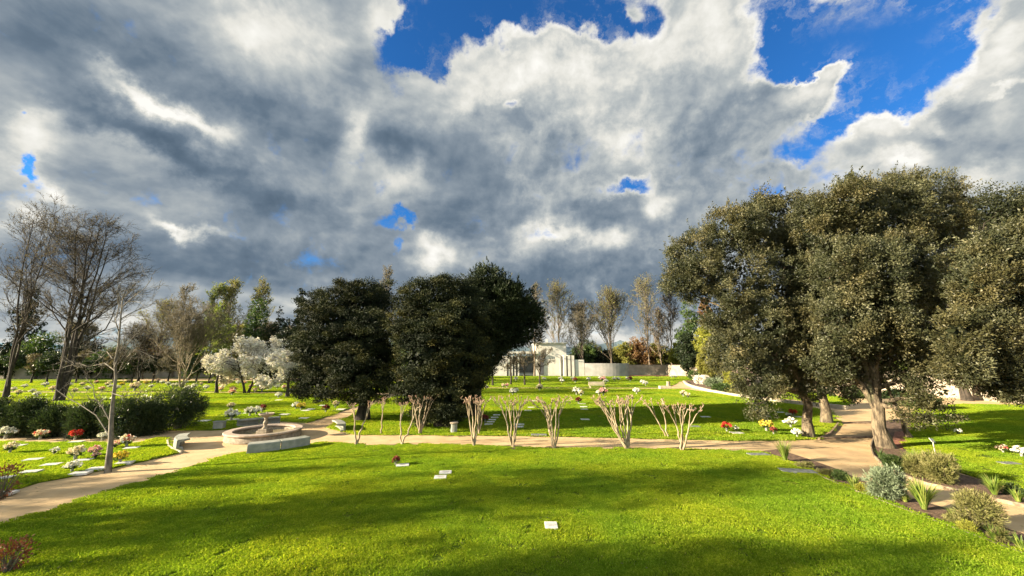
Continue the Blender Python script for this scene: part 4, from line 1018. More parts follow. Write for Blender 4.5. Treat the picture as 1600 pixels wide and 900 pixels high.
MB().sweep([(0, 0), (0, Z_(567.5)), (.4, Z_(567.5)), (.4, 0)], path).build('wall', M_shadegrey, cw)  # shade over the wall and ribs is painted in as grey
for i in range(1, 14):
    if i in (4, 8): continue
    x, y = path[i]; MB().box(x - .12, x + .12, y - .22, y - .003, 0, Z_(568.5)).build('rib', M_shadegrey, cw)

# ------------------------------------------------------------------ boundary walls
def wall_run(label, pts, hgt, mat, name='garden_wall', thick=.3, cap=True):
    P = [G(*p) for p in pts]; o = P[0]
    root = empty(name, (o[0], o[1], 0)); tag(root, label, 'wall')
    loc = [(a - o[0], b - o[1]) for a, b in P]
    MB().sweep([(0, -.02), (0, hgt), (thick, hgt), (thick, -.02)], loc).build('wall', mat, root)
    if cap: MB().sweep([(-.06, hgt + .003), (-.06, hgt + .08), (thick + .06, hgt + .08), (thick + .06, hgt + .003)], loc).build('coping', mat, root)
wall_run('long cream garden wall curving behind the flower bed and the oaks', [(982, 585.8), (1040, 586), (1085, 588), (1140, 592), (1200, 598), (1280, 606), (1370, 613), (1450, 619), (1530, 625), (1640, 634)], 2.4, M_wall)
wall_run('pale grey pink wall along the far edge of the left lawns', [(-500, 592), (-200, 592), (60, 591.5), (250, 590), (420, 588.5), (600, 587.5), (748, 587.2)], 2.3, M_wall)
# low cream kerb of the flower bed and the edging strips
def strip(label, pts, hgt, mat, thick=.12, name='kerb', cat='kerb'):
    P = [G(*p) for p in pts]; o = P[0]
    ob = MB().sweep([(0, -.02), (0, hgt), (thick, hgt), (thick, -.02)], [(a - o[0], b - o[1]) for a, b in P]).build(name, mat, None, loc=(o[0], o[1], 0)); tag(ob, label, cat)
strip('cream stone kerb along the curved far right path below the flower bed', [(1070, 597.5), (1076, 602), (1086, 606), (1110, 612), (1140, 618), (1170, 622.5), (1205, 627.5), (1250, 632), (1290, 636), (1326, 640)], .30, M_kerb, .3)
strip('thin pale metal edging round the bed of the largest oak', [(1379, 661), (1367, 682), (1362, 700), (1366, 713.5), (1381, 728), (1406, 743), (1451, 759), (1511, 772), (1560, 784), (1620, 797)], .10, M_edge, .04, 'edging', 'edging')
strip('thin edging between the near lawn and the right planting bed', [(1183, 707), (1214, 718), (1262, 737), (1310, 759), (1370, 783), (1450, 814), (1520, 840), (1600, 870), (1664, 896)], .085, M_edge, .04, 'edging', 'edging')
strip('white curved edging at the corner of the left lawn below the bench', [(262, 690), (264, 699), (272, 704), (284, 708.5)], .10, M_kerb, .06, 'edging', 'edging')
strip('dark timber edging at the lawn corner beside the oak trunks', [(1278, 687), (1293, 681), (1302, 672), (1309, 662)], .10, M_sleeper, .08, 'edging', 'edging')
for (a, b, lab) in [((1308, 661.5), (1378, 661.5), 'upper timber sleeper laid across the right path between the oak trunks'), ((1278, 686), (1366, 683.5), 'lower timber sleeper laid across the right path between the oak trunks')]:
    A = G(*a); Bq = G(*b); ob = MB().sweep([(-.07, -.02), (-.07, .075), (.07, .075), (.07, -.02)], [(0, 0), (Bq[0]-A[0], Bq[1]-A[1])]).build('timber_sleeper', M_sleeper, None, bevel=.012, loc=(A[0], A[1], 0))
    tag(ob, lab, 'step', 'timber sleepers across the right path')

# ------------------------------------------------------------------ small furniture
def wbench(label, px_, py_, w):
    X, Y = G(px_, py_); root = empty('garden_bench', (X, Y, 0), .06); tag(root, label, 'bench')
    MB().box(-w/2, w/2, -.25, .2, .40, .45).build('seat', M_wood, root)
    MB().box(-w/2, w/2, .205, .25, .50, .92).build('backrest', M_wood, root)
    for sx in (-1, 1):
        MB().box(sx*w*.42-.04, sx*w*.42+.04, -.22, .2, 0, .397).build('leg', M_wood, root)
wbench('pale timber bench on the lawn edge before the far path', 933, 607.5, 2.2)
X, Y = G(1465, 726); sg = empty('name_sign', (X, Y, 0), .25); tag(sg, 'small cream plant sign on a slim stake in the right bed', 'sign')
MB().box(-.018, .018, -.012, .012, -.05, .86).build('stake', M_wood, sg)
v = [(-.10,-.025,.84),(.10,-.025,.80),(.10,.045,.93),(-.10,.045,.97)]
MB().add(v + [(x, y+.012, z-.006) for x, y, z in v], [(0,1,2,3),(7,6,5,4),(0,4,5,1),(1,5,6,2),(2,6,7,3),(3,7,4,0)]).build('plate', M_marker, sg)
# grey urn pillar by the path, grey box by the shrubs, cream block at the far path
X, Y = G(709, 677); ur = empty('stone_urn', (X, Y, 0)); tag(ur, 'grey stone urn pillar beside the path below the dark conifers', 'urn')
MB().prism([(.19*math.cos(a*math.pi/4+.39), .19*math.sin(a*math.pi/4+.39)) for a in range(8)], 0, .50).build('pillar', M_conc, ur, bevel=.02)
MB().lathe([(.20,.50),(.24,.53),(.24,.58),(.17,.60),(.16,.52)], 20).build('rim', M_stone, ur, True)
X, Y = G(342, 671); ob = MB().box(-.28, .28, -.14, .14, 0, .42).build('utility_box', M_conc, None, bevel=.03, loc=(X, Y, 0)); tag(ob, 'small grey utility box at the lawn edge left of the fountain', 'box')
MB().box(-.30, .30, -.16, .16, .424, .46).build('lid', M_conc, ob)
X, Y = G(1050, 607.5); ob = MB().box(-.9, .6, -.35, .35, 0, .38).build('stone_block', M_kerb, None, bevel=.05, loc=(X - .8, Y, 0)); tag(ob, 'low cream stone block where the far path forks', 'stone block')
MB().lathe([(.25, .38), (.28, .55), (.22, .8), (.26, .95), (.02, .95)], 14, .35, 0).build('urn', M_stone, ob, True)
X, Y = G(102, 676); ob = MB().box(-.75, .75, -.2, .2, 0, .85).build('stone_slab', M_conc, None, bevel=.03, loc=(X, Y + .6, 0)); tag(ob, 'upright grey stone slab half hidden in the left shrubs', 'slab')
MB().box(-.80, .80, -.25, .25, .853, .93).build('cap', M_conc, ob)

# ------------------------------------------------------------------ shrubs at the left
def bush(name, label, px_, py_, toppy, wpx, mat, seed, nclump=90, rc=.22, per=60, ls=.10, group=None, cat='shrub', fill=500, bias=1.1, up=.5, aspect=.3, depth=.8, stem=None):
    X, Y = G(px_, py_); Y += .1; Ht = at(px_, toppy, Y)[2]; Wd = wpx * mpp(px_, py_, Y) * wcos(px_)
    rng = np.random.default_rng(seed)
    root = empty(name, (X, Y, 0)); tag(root, label, cat, group)
    lob = []
    for k in range(6):
        a = rng.random() * 6.28; r = Wd * (.26 + .1 * rng.random())
        lob.append((math.cos(a) * Wd * .22, math.sin(a) * Wd * .2 * depth, max(Ht * (.40 + .25 * rng.random()), r * .3), r, r * depth, Ht * .38))
    lob = np.array(lob)
    pts, out, tone, c, u = crown_points(rng, lob, nclump, rc, per, (.75, 1.08), .9, .7, .03)
    pts[:, 2] = np.maximum(pts[:, 2], .03)
    n = min(len(c), 40); t = np.linspace(0, 1, 5)[None, :, None]
    st = np.c_[rng.normal(size=(n, 2)) * Wd * .06, np.zeros(n)][:, None, :]
    P = st * (1 - t) + c[:n][:, None, :] * t
    link('stems', tube_mesh('stems', [(P, np.tile(np.linspace(.012, .005, 5), (n, 1)), 4)], stem or M_twig), root)
    co = link('foliage', leaves_mesh('foliage', rng, pts, ls, mat, out, bias, up, aspect, rnd=tone), root)
    if fill:
        fp = fill_points(rng, lob, fill, .9); fp[:, 2] = np.maximum(fp[:, 2], .05)
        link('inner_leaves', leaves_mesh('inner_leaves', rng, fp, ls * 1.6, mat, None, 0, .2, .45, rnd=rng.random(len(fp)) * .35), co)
    return root
g_ = 'dark oleander shrubs behind the near left lawn'
for k, (x, y, tp_, w, lab) in enumerate([(-30, 684, 626, 90, 'dark leafy shrub cut off by the left edge of the photo'), (28, 683, 628, 74, 'dark shrub at the left edge behind the left lawn'), (80, 683, 640, 60, 'dark shrub around the upright grey slab'),
        (132, 683, 633, 64, 'dark shrub just left of the crooked young trunk'), (190, 684, 624, 70, 'dark shrub just right of the crooked young trunk'), (224, 680, 634, 50, 'dark shrub second from the right in the shrub row'), (275, 672, 608, 96, 'dark rounded shrub at the right end of the shrub row, beside the gravel')]):
    bush('oleander_shrub', lab, x, y, tp_, w, M_olean, 200 + k, 150, .34, 80, .12, g_, fill=1100, bias=1.6, up=.9, aspect=.2)

# ------------------------------------------------------------------ planting at the right
def flax(label, px_, py_, hpx, n, seed, mat=M_flax, spread=.6, name='flax_plant', w=.018):
    X, Y = G(px_, py_); L = hpx * mpp(px_, py_, Y) * 1.1
    rng = np.random.default_rng(seed); a = rng.random(n) * 6.28; tilt = spread * (.25 + .9 * rng.random(n)) ; ln = L * (.65 + .5 * rng.random(n))
    K = 6; p = np.zeros((n, 3)); p[:, 0] = np.cos(a) * .05; p[:, 1] = np.sin(a) * .05
    out = np.c_[np.cos(a), np.sin(a), np.zeros(n)]; sd = np.c_[-np.sin(a), np.cos(a), np.zeros(n)]
    rows = []
    for k in range(K):
        th = tilt * (.35 + 1.5 * k / K)
        ww = w * (1 - (k / (K - 1)) ** 2 * .95)
        rows += [p - sd * ww, p + sd * ww]
        p = p + (out * np.sin(th)[:, None] + np.array([0, 0, 1]) * np.cos(th)[:, None]) * (ln / (K - 1))[:, None]
    V = np.stack(rows, 1); V[:, :, 2] = np.maximum(V[:, :, 2], .01)
    b = np.arange(n)[:, None, None] * 2 * K + np.arange(K - 1)[None, :, None] * 2
    Q = (b + np.array([0, 1, 3, 2])[None, None, :]).reshape(-1, 4)
    o = link(name, mesh_np(name, V.reshape(-1, 3), Q, mat, False, np.repeat(rng.random(n), K - 1)), None, (X, Y, .03))
    tag(o, label, 'plant'); return o
flax('yellow-green flax with arching leaves at the left end of the right planting bed', 1227, 722, 30, 110, 301, w=.014)
flax('large bright yellow-green flax in the middle of the right planting bed', 1445, 798, 40, 170, 302, w=.02, spread=.7)
flax('small yellow-green strap-leaved plant left of the silvery bush', 1335, 765, 20, 70, 303, spread=.8, w=.012)
flax('low strap-leaved plant between the silvery bush and the lawn', 1415, 786, 14, 50, 304, spread=.9, w=.012)
flax('strap-leaved clump below the brown-green bush', 1492, 812, 14, 50, 305, spread=.9, w=.012)
flax('green strap-leaved clump beyond the path at the right edge', 1555, 775, 26, 130, 306, spread=.85, w=.016)
flax('pale green strap leaves at the right edge of the upper bed', 1592, 786, 18, 70, 307, spread=.8, w=.014)
flax('tall yellowish grass clump behind the plant sign', 1428, 742, 34, 100, 308, spread=.55, w=.010)
flax('upright grass clump left of the plant sign', 1447, 748, 40, 90, 309, M_dry, .4, w=.007)
flax('small green clump at the foot of the largest oak', 1376, 715, 12, 40, 310, M_mid, .8, w=.014)
flax('low yellow leaves at the lawn edge near the bottom right', 1556, 846, 20, 60, 311, spread=.9, w=.014)
flax('low green leaves at the right edge near the bottom', 1598, 862, 22, 60, 312, spread=.9, w=.014)
bush('silvery_bush', 'silvery grey-green bush in the right planting bed', 1387, 780, 733, 74, M_grey, 321, 110, .13, 60, .075, fill=500, bias=1.5, up=.7, aspect=.22)
bush('dry_bush', 'brownish bush with thin stems near the bottom right beside the path', 1540, 828, 772, 72, M_dry, 322, 110, .12, 60, .07, fill=400, bias=1.6, up=.8, aspect=.16)
bush('dry_bush', 'brown-green wispy bush at the edge of the upper bed right of the sign', 1482, 757, 712, 58, M_dry, 323, 110, .12, 60, .08, fill=450, bias=1.6, up=.8, aspect=.18)
bush('dry_bush', 'brown-green wispy bush at the edge of the upper bed left of the sign', 1446, 748, 716, 44, M_dry, 324, 80, .11, 55, .08, fill=300, bias=1.6, up=.8, aspect=.18)
bush('low_bush', 'low dark green bush between the largest oak and the wispy bushes', 1408, 738, 716, 34, M_mid, 325, 60, .10, 50, .08, fill=250)
for k, (x, y, tp_, w, m_, lab) in enumerate([(1262, 733, 724, 26, M_dry, 'low dry groundcover beside the grey slab in the right bed'), (1297, 745, 735, 26, M_dry, 'low dry groundcover just right of the grey slab in the right bed'), (1318, 752, 738, 22, M_mid, 'low green groundcover left of the small strap-leaved plant'),
        (1358, 772, 758, 26, M_ylw, 'low yellow-green plant in front of the silvery bush'), (1505, 824, 808, 30, M_dry, 'low dry plant left of the brownish bottom right bush'), (1520, 836, 820, 26, M_ylw, 'low yellow-green plant in front of the brownish bottom right bush'),
        (1575, 850, 832, 34, M_dry, 'low dry plant at the bottom right lawn edge'), (1590, 752 + 26, 758, 30, M_mid, 'low green plant beyond the path at the right edge'), (1392, 722, 712, 22, M_mid, 'tiny green plant right of the largest oak trunk')]):
    bush('low_plant', lab, x, y, tp_, w, m_, 340 + k, 40, .07, 45, .05, None, 'plant', fill=120, up=.6, aspect=.3)
# back right flower bed
for k, (x, y, tp_, w, m_, lab) in enumerate([(1166, 607, 577, 40, M_pink, 'pink flowering bush in the back flower bed'), (1146, 607, 584, 34, M_ylw, 'yellow-green bush just left of the pink flowering bush'), (1100, 601, 588, 26, M_blossom, 'low white flowering bush at the left of the back flower bed'),
        (1118, 605, 592, 26, M_grey, 'grey-green low bush right of the white flowering bush'), (1092, 595, 578, 30, M_mid, 'dark green bush at the left end of the back flower bed'), (1112, 596, 574, 30, M_olean, 'dark bush behind the low white flowering bush'),
        (1135, 614, 602, 34, M_mid, 'low green bush by the kerb below the yellow-green bush'), (1160, 618, 607, 34, M_dry, 'low dry bush by the kerb below the pink flowering bush'), (1188, 620, 606, 34, M_mid, 'low green bush by the kerb right of the pink flowering bush'),
        (1186, 606, 588, 30, M_blossom, 'pale flowering bush right of the pink flowering bush'), (1128, 588 + 6, 570, 30, M_pink, 'small pinkish bush at the back of the flower bed'), (1225, 612, 596, 44, M_mid, 'green bush behind the first oak trunk'),
        (1345, 622, 606, 50, M_mid, 'green hedge-like bush behind the oak trunks near the wall'), (1400, 634, 612, 40, M_olean, 'dark bush right of the largest oak trunk near the far path'), (1445, 640, 618, 50, M_mid, 'green bush at the top corner of the right lawn')]):
    bush('flowering_bush' if 'flower' in lab.split(' in ')[0].split(' left ')[0] else 'garden_bush', lab, x, y, tp_, w, m_, 400 + k, 70, .3, 40, .17, None, 'bush', fill=400, up=.4, aspect=.5)
# reddish foliage at the bottom left corner
bush('reddish_shrub', 'reddish brown twiggy shrub at the bottom left corner', -4, 905, 848, 64, M_redleaf, 361, 34, .11, 14, .06, fill=0, bias=1, aspect=.5)
bush('reddish_shrub', 'sparse reddish shrub at the left edge beside the gravel path', -6, 782, 722, 60, M_redleaf, 362, 30, .14, 12, .07, fill=0, bias=1, aspect=.5)

# ------------------------------------------------------------------ grave plaques and flowers
def plaque(label, px_, py_, w=.42, d=.30, mat=None, group='white plaques set in the lawns', rot=0.0, text=False, rim=False):
    X, Y = G(px_, py_, LZ)
    ob = MB().box(-w/2, w/2, -d/2, d/2, LZ - .02, LZ + .050).build('grave_plaque', mat or M_marker, None, bevel=.006, loc=(X, Y, 0)); ob.rotation_euler = (0, 0, rot)
    tag(ob, label, 'plaque', group)
    if text:
        m = MB()
        for r_, (a, b) in enumerate([(-.10, .10), (-.13, .13), (-.07, .07)]):
            z = LZ + .0525; y = d * (.22 - .22 * r_)
            m.add([(a, y-.012, z), (b, y-.012, z), (b, y+.012, z), (a, y+.012, z)], [(0,1,2,3)])
        m.build('inscription', M_ink, ob)
    return ob
plaque('white plaque alone in the middle of the near lawn beside a dark sunken vase', 861, 823, .30, .34, rot=-.02, text=True)
plaque('white plaque left of the pair, beside the dark red bouquet on the near lawn', 629, 728, .46, .32, rot=.25, text=True)
plaque('upper white plaque of the pair in the shaded near lawn', 696, 739.5, .42, .34, rot=.12, text=True)
plaque('lower white plaque of the pair in the shaded near lawn', 688, 747, .40, .34, rot=.12, text=True)
X, Y = G(851, 816); ob = MB().lathe([(.10,.03),(.13,.062),(.16,.074),(.13,.076),(.10,.05),(.005,.045)], 20).build('sunken_vase', M_vase, None, True, loc=(X, Y, 0)); tag(ob, 'dark sunken flower vase ring beside the single white plaque', 'vase')
MB().lathe([(.09,.046),(.085,.03),(.004,.03)], 16).build('liner', M_vase, ob, True)
for k, (x, y, lab) in enumerate([(776, 649, 'farthest of the diagonal row of five white plaques beside the dark conifer shade'), (773, 653, 'second farthest of the diagonal row of five white plaques'), (769, 656.5, 'middle one of the diagonal row of five white plaques'),
                                 (766.5, 660, 'second nearest of the diagonal row of five white plaques'), (763.5, 663.5, 'nearest of the diagonal row of five white plaques')]):
    plaque(lab, x, y, .5, .34)
for x, y, lab in [(812, 664, 'farther of two white plaques just right of the middle dense crape myrtle'), (810.5, 667.5, 'nearer of two white plaques just right of the middle dense crape myrtle'),
        (825, 642, 'white plaque nearest the camera in the slanting row of three above the middle crape myrtle'), (830, 637, 'middle plaque of the slanting row of three above the middle crape myrtle'), (834, 627, 'farthest plaque of the slanting row of three above the middle crape myrtle'),
        (910, 631.5, 'white plaque beside the dark red bunch in the shade'), (912, 636, 'first white plaque below the dark red bunch'), (913, 640, 'second white plaque below the dark red bunch'), (914, 656, 'white plaque between the right dense myrtle and the widest one'),
        (726, 652, 'white plaque half hidden left of the left dense crape myrtle'), (1079, 640, 'white plaque seen above the crooked crape myrtle'), (1195, 651, 'white plaque below the shaded white bunch left of the first oak'),
        (1219, 645, 'white plaque alone left of the first oak trunk in the shade'), (1246, 652, 'white plaque right of the red bunch by the first oak trunk')]: plaque(lab, x, y, .55, .36, group='white plaques in the shaded middle lawn')
for x, y, lab in [(48, 738, 'white plaque in the shaded strip left of the round white bunch'), (126, 740, 'white plaque right of the round white bunch near the gravel'), (152, 733, 'white plaque just left of the crooked trunk foot'),
        (28, 697, 'white plaque behind the cream bunch on the left lawn'), (120, 691, 'white plaque before the red and white bunch by the shrubs'), (205, 701, 'white plaque right of the largest red and pink bouquet'),
        (130, 720, 'white plaque right of the big cream and green bunch'), (195, 724, 'white plaque beside the yellow bunch at the trunk foot'), (5, 772, 'white plaque at the left edge nearest the gravel path'),
        (3, 748, 'white plaque at the left edge above the reddish shrub'), (52, 719, 'white plaque in the sun left of the big cream bunch'), (80, 727, 'white plaque in the middle of the left lawn below the pale bunch')]: plaque(lab, x, y, .5, .34, group='white plaques in the near left lawn', rot=.35)
for x, y, lab in [(364, 656, 'white plaque beside the narcissus clump'), (388, 646, 'white plaque beyond the clumps behind the fountain bench'), (436, 625.5, 'white plaque before the bunch under the right cherry'), (485, 640, 'white plaque right of the yellow bunch'),
        (475, 654, 'white plaque right of the fountain bowl on the lawn'), (505, 634, 'white plaque beyond the dark bunch by the diagonal path'), (533, 640, 'white plaque nearest the broad conifer trunk'), (478, 642, 'white plaque directly before the yellow bunch'),
        (501, 627, 'small far plaque left of the broad conifer'), (320, 658, 'white plaque right of the last dark shrub'), (445, 648, 'white plaque straight behind the fountain basin')]: plaque(lab, x, y, .6, .4, group='white plaques in the lawn behind the fountain')
plaque('white plaque in the middle lawn beside the red flowers near the right end', 1151, 677, .6, .4)
plaque('white plaque in the middle lawn near the crooked crape myrtle', 1102, 652, .6, .4)
plaque('greyish plaque in the middle lawn right of the crooked crape myrtle', 1085, 667, .6, .4, M_slate)
plaque('grey slate slab at the lawn corner where the paths join', 1185, 711, .8, .35, M_slate, 'grey slate slabs in the lawns')
plaque('large grey slate slab at the left end of the right planting bed', 1246, 737, 1.1, .42, M_slate, 'grey slate slabs in the lawns', rot=-.2)
plaque('dark slate slab at the right edge of the right lawn', 1577, 725, .6, .32, M_slate, 'grey slate slabs in the lawns')
plaque('grey plaque by the far path edge of the middle lawn', 842, 680, .8, .3, M_slate, 'grey slate slabs in the lawns')

PRO = {}
def bunch_proto(color, big):
    key = (color, big)
    if key in PRO: return PRO[key]
    rng = np.random.default_rng(500 + len(PRO) * 7)
    r = .24 if big else .15; z = .30 if big else .18; nf = 40 if big else 22
    q = sph(rng, nf); q[:, 2] = np.abs(q[:, 2]) * .8
    c = q * r * (.6 + .5 * rng.random(nf))[:, None]; c[:, 2] += z * .85
    # each bloom: a rosette of petals
    k = 9; pts = np.repeat(c, k, 0); out = norm(np.repeat(norm(q), k, 0) * .7 + rng.normal(size=(nf * k, 3)) * .6)
    fl = leaves_mesh('flowers', rng, pts, .075 if big else .055, FLOW[color], out, 3.0, .1, .8, rnd=np.repeat(rng.random(nf), k))
    n = 90 if big else 50
    q2 = sph(rng, n); q2[:, 2] = np.abs(q2[:, 2]) * .6; p2 = q2 * r * .7 * rng.random(n)[:, None]; p2[:, 2] += z * .5
    gr = leaves_mesh('foliage', rng, p2, .13 if big else .09, M_mid, q2, 1.5, .5, .3)
    vm = MB().lathe([(.05,.0),(.055,.02),(.045,.06),(.06,z*.75),(.07,z*.8),(.05,z*.8),(.004,z*.7)], 12)
    me = bpy.data.meshes.new('vase'); me.from_pydata(vm.v, [], vm.f); me.materials.append(M_conc if big else M_vase)
    PRO[key] = (fl, gr, me); return PRO[key]
def bunch(label, px_, py_, color='white', big=False, group=None, sc=1.0, cat='flowers'):
    X, Y = G(px_, py_, LZ); fl, gr, vz = bunch_proto(color, big)
    rg = random.Random(int(px_ * 31 + py_ * 17))
    root = empty('flower_bunch', (X, Y, LZ), rg.random() * 6.28); root.scale = (sc,) * 3; tag(root, label, cat, group)
    link('flowers', fl, root); link('foliage', gr, root); link('vase', vz, root)
# near left lawn
g_ = 'flower bunches on the near left lawn'
for x, y, c, b, s_, lab in [(8, 686, 'white', 1, 1.5, 'low round white-flowered mound at the left edge before the dark shrubs'), (62, 687, 'mixed', 1, 1.2, 'mixed red and cream bunch in a grey vase before the dark shrubs'), (117, 687, 'red', 1, 1.2, 'red and white flower bunch left of the crooked trunk by the shrubs'),
        (160, 688, 'white', 1, 1.0, 'white flowers just left of the crooked trunk by the shrubs'), (179, 700, 'pink', 0, 1.2, 'small pink bunch directly behind the crooked trunk'), (197, 699, 'mixed', 1, 1.35, 'largest red and pink bouquet, right of the crooked trunk'),
        (15, 708, 'cream', 1, 1.1, 'cream bunch at the left of the near left lawn'), (85, 710, 'white', 0, 1.2, 'small pale bunch in the sunlit middle of the left lawn'), (117, 719, 'cream', 1, 1.3, 'big cream and green bunch right of the middle of the left lawn'),
        (112, 738, 'white', 1, 1.0, 'round white bunch nearest the gravel path on the left lawn'), (146, 712, 'pink', 1, 1.0, 'pink and red bunch left of the crooked trunk in the sun'), (149, 716, 'pink', 0, 1.0, 'small pink bunch in front of the pink and red one'), (187, 724, 'yellow', 1, 1.1, 'yellow and cream bunch just right of the crooked trunk foot')]:
    bunch(lab, x, y, c, bool(b), g_, s_ * .82)
# behind the fountain
g_ = 'flower bunches on the lawn behind the fountain'
for x, y, c, b, s_, lab in [(361, 657, 'white', 1, 1.5, 'white narcissus clump left of the bench behind the fountain'), (390, 650, 'white', 1, 1.3, 'white flower clump above the bench behind the fountain'), (400, 648, 'white', 1, 1.2, 'white flower clump behind the fountain bowl'),
        (409, 644, 'dark red', 1, 1.1, 'dark red bunch beyond the white clumps behind the fountain'), (360, 639, 'cream', 1, 1.0, 'greyish cream bunch in the lawn under the largest cherry'), (462, 639, 'white', 1, 1.1, 'white bunch left of the yellow one behind the fountain'),
        (470, 641, 'yellow', 1, 1.2, 'yellow bunch behind the fountain near the diagonal path'), (509, 644, 'dark red', 1, 1.1, 'dark bunch beside the diagonal path'), (524, 637, 'cream', 1, 1.1, 'pale bunch beside the diagonal path nearest the broad conifer'), (435, 622, 'white', 1, 1.2, 'white bunch behind its plaque under the right cherry')]:
    bunch(lab, x, y, c, bool(b), g_, s_)
# rows of bunches below the cherries and over the far left lawns
rg = random.Random(8)
far_l = [(28,617),(50,614),(57,619),(82,611),(128,603),(136,610),(150,600),(168,604),(172,606),(200,598),(190,603),(245,598),(253,600),(258,599),(262,602),(270,604),(276,604),(285,603),(330,598),(303,606),(322,608),(314,602),(362,617),(345,611),
         (354,602),(344,608),(372,600),(364,612),(382,601),(398,613),(404,601),(402,605),(417,609),(433,607),(438,602),(426,600),(457,612),(453,614),(466,603),(20,611),(38,606),(70,604),(95,609),(108,604),(116,613),(158,611),(182,609),(228,601),(236,606),(292,610),(392,606),(444,609),(471,609),(290,599),(350,597),(412,597),(450,597),(12,604),(500,606),(520,600)]
for i, (x, y) in enumerate(far_l):
    c = ['white', 'white', 'white', 'cream', 'yellow', 'pink', 'white', 'mixed'][rg.randrange(8)]
    reg = ('under the right cherry near the broad conifer' if x > 432 else 'under the largest cherry' if x > 352 else 'under the leftmost cherry') if x > 300 else ('between the thin-stemmed brown tree and the crooked trunk' if x > 175 else ('behind the big dark bare tree' if x > 100 else 'at the far left behind the leftmost shrubs'))
    bunch(f'{c} flower bunch {reg}', x, y + .5, c, True, f'{c} flower bunches {reg}', 1.0 + .45 * rg.random())
bunch('orange-brown and straw coloured bunch in the lawn right of the crooked trunk', 210, 611, 'cream', True, None, 2.2)
bunch('bright yellow bunch under the largest cherry', 409, 612, 'yellow', True, None, 1.7)
# middle and right
g_ = 'flower bunches on the middle lawns'
for x, y, c, b, s_, lab in [(801, 617, 'white', 1, 1.8, 'white bunch behind the middle dense crape myrtle'), (806, 614, 'white', 1, 1.5, 'white bunch just beyond the one behind the middle crape myrtle'), (760, 607.5, 'white', 1, 1.3, 'small white bunch right of the dark trees near the far path'),
        (786, 606, 'cream', 1, 1.5, 'cream bunch near the second pollarded tree'), (792, 605.5, 'pink', 1, 1.5, 'pinkish bunch near the third pollarded tree'), (843, 610, 'cream', 1, 2.0, 'orange-cream bunch at the foot of the spreading pollarded tree'),
        (901, 617, 'white', 1, 2.2, 'large white bunch left of the pink one on the sunny middle lawn'), (908, 619, 'cream', 1, 1.6, 'cream bunch touching the large white one on the sunny middle lawn'), (943, 618, 'pink', 1, 2.2, 'large pink and red bunch below the pale timber bench'),
        (936, 618, 'white', 1, 1.6, 'white bunch left of the large pink one'), (995, 616, 'white', 1, 1.9, 'white bunch alone on the sunny middle lawn'), (1068, 620, 'cream', 1, 1.7, 'cream bunch near the kerb end of the sunny middle lawn'), (1075, 621, 'cream', 0, 2.0, 'low cream flowers right of the cream bunch'),
        (904, 631, 'dark red', 1, 1.5, 'dark red bunch in the shade above the small plaques'), (758, 661, 'dark red', 1, 1.3, 'brown-red bunch beside the diagonal row of plaques'), (1136, 674, 'red', 1, 1.3, 'bright red bunch at the right end of the middle lawn'),
        (1150, 674, 'white', 0, 1.3, 'small white spray above a plaque at the right end of the middle lawn'), (1187, 648, 'white', 1, 1.2, 'white bunch in the shade left of the first oak trunk'), (1240, 651, 'red', 1, 1.3, 'red bunch in the shade just left of the first oak trunk'),
        (1233, 652, 'white', 0, 1.3, 'small white bunch beside the red one near the first oak trunk'), (1198, 674, 'yellow', 1, 1.6, 'yellow-green flowering clump in the sun left of the first oak trunk'), (1209, 679, 'dark red', 1, 1.0, 'brown bunch right of the yellow-green clump'),
        (1236, 668, 'white', 1, 1.5, 'white lily-like clump beside the first oak trunk'), (1246, 683, 'white', 1, 1.1, 'white bunch at the foot of the first oak trunk'), (712, 663, 'white', 0, 1.2, 'white flowers behind the grey stone urn pillar'),
        (618, 727, 'dark red', 1, .85, 'dark red dried bouquet on the near lawn beside its plaque'), (1568, 708, 'mixed', 1, .9, 'red and white bunch on the right lawn'), (1597, 714, 'white', 1, 1.1, 'white bunch at the right edge of the right lawn'), (1498, 679, 'white', 0, 1.3, 'small white bunch in the shade of the right lawn')]:
    bunch(lab, x, y, c, bool(b), g_, s_ * .78)
g_ = 'flower bunches on the far lawn before the chapel'
for x, y in [(876,594),(878,598.5),(920,595),(938,594),(947,599),(960,595),(966,595),(981,594),(1004,600.5),(1009,602.5),(806,594.5),(850,595),(895,594),(1050,590.5),(1056,590.5)]: bunch('white flower bunch on the far lawn ' + ('below the chapel tower' if x < 900 else 'below the curved grey wall' if x < 990 else 'below the right poplars'), x, y, 'white', True, g_, 1.4)
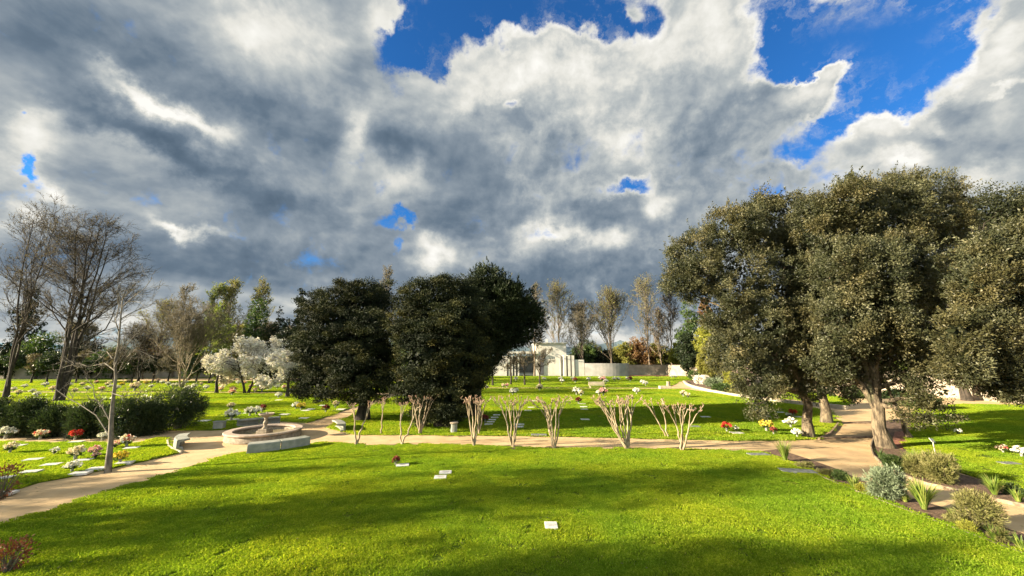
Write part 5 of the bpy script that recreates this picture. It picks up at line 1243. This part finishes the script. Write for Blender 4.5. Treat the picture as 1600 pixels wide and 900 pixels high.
for x, y in [(899,598),(985,595.5)]: bunch('dark red flower bunch on the far lawn ' + ('left of the timber bench' if x < 930 else 'right of the timber bench'), x, y, 'dark red', True, 'dark red bunches on the far lawn before the chapel', 1.7)
bunch('pink flower bunch on the far lawn behind the pale timber bench', 943, 597, 'pink', True, None, 2.0)

# bare soil rings round the near row of crape myrtles
for x, y, r in [(556, 697, .30), (626, 698, .30), (740, 699, .42), (801, 701, .42), (866, 702, .42), (981, 704, .50), (1066, 706, .45)]:
    X, Y = G(x, y); rr = random.Random(x)
    bed([(X + r * (.8 + .4 * rr.random()) * math.cos(a * .4488), Y + r * .7 * (.8 + .4 * rr.random()) * math.sin(a * .4488)) for a in range(14)], LZ + .022, M_soil, 'soil_ring')
# fallen leaves and grit on the paths and thinly over the lawns
rngl = np.random.default_rng(909)
def scatter(n, x0, x1, y0, y1): return np.c_[x0 + (x1 - x0) * rngl.random(n), y0 + (y1 - y0) * rngl.random(n)]
pp = np.concatenate([scatter(900, -14, 18, 14.0, 19.8), scatter(500, 12, 24, 8.5, 16), scatter(600, -24, -8, 9, 20), scatter(500, -10, 22, 6, 14), scatter(500, 14, 30, 16, 27)])
P3 = np.c_[pp, np.full(len(pp), .012)]; P3[rngl.random(len(P3)) < .5, 2] = LZ + .045
V, Q = leaf_quads(rngl, P3, .06, None, 0, 0, .6); V = V.reshape(-1, 4, 3); V[:, :, 2] = P3[:, None, 2] + (V[:, :, 2] - P3[:, None, 2]) * .2
lf = link('fallen_leaves', mesh_np('fallen_leaves', V.reshape(-1, 3), Q, M_dry, False, rngl.random(len(P3)) * .5)); tag(lf, 'small dry leaves strewn over the gravel and grass', 'fallen leaves', kind='stuff')
# ------------------------------------------------------------------ render settings
S.cycles.use_denoising = True
S.cycles.max_bounces = 5
S.cycles.diffuse_bounces = 2
S.cycles.glossy_bounces = 2
S.cycles.transmission_bounces = 3
S.cycles.use_adaptive_sampling = True
S.cycles.adaptive_threshold = 0.02
S.cycles.caustics_reflective = False
S.cycles.caustics_refractive = False
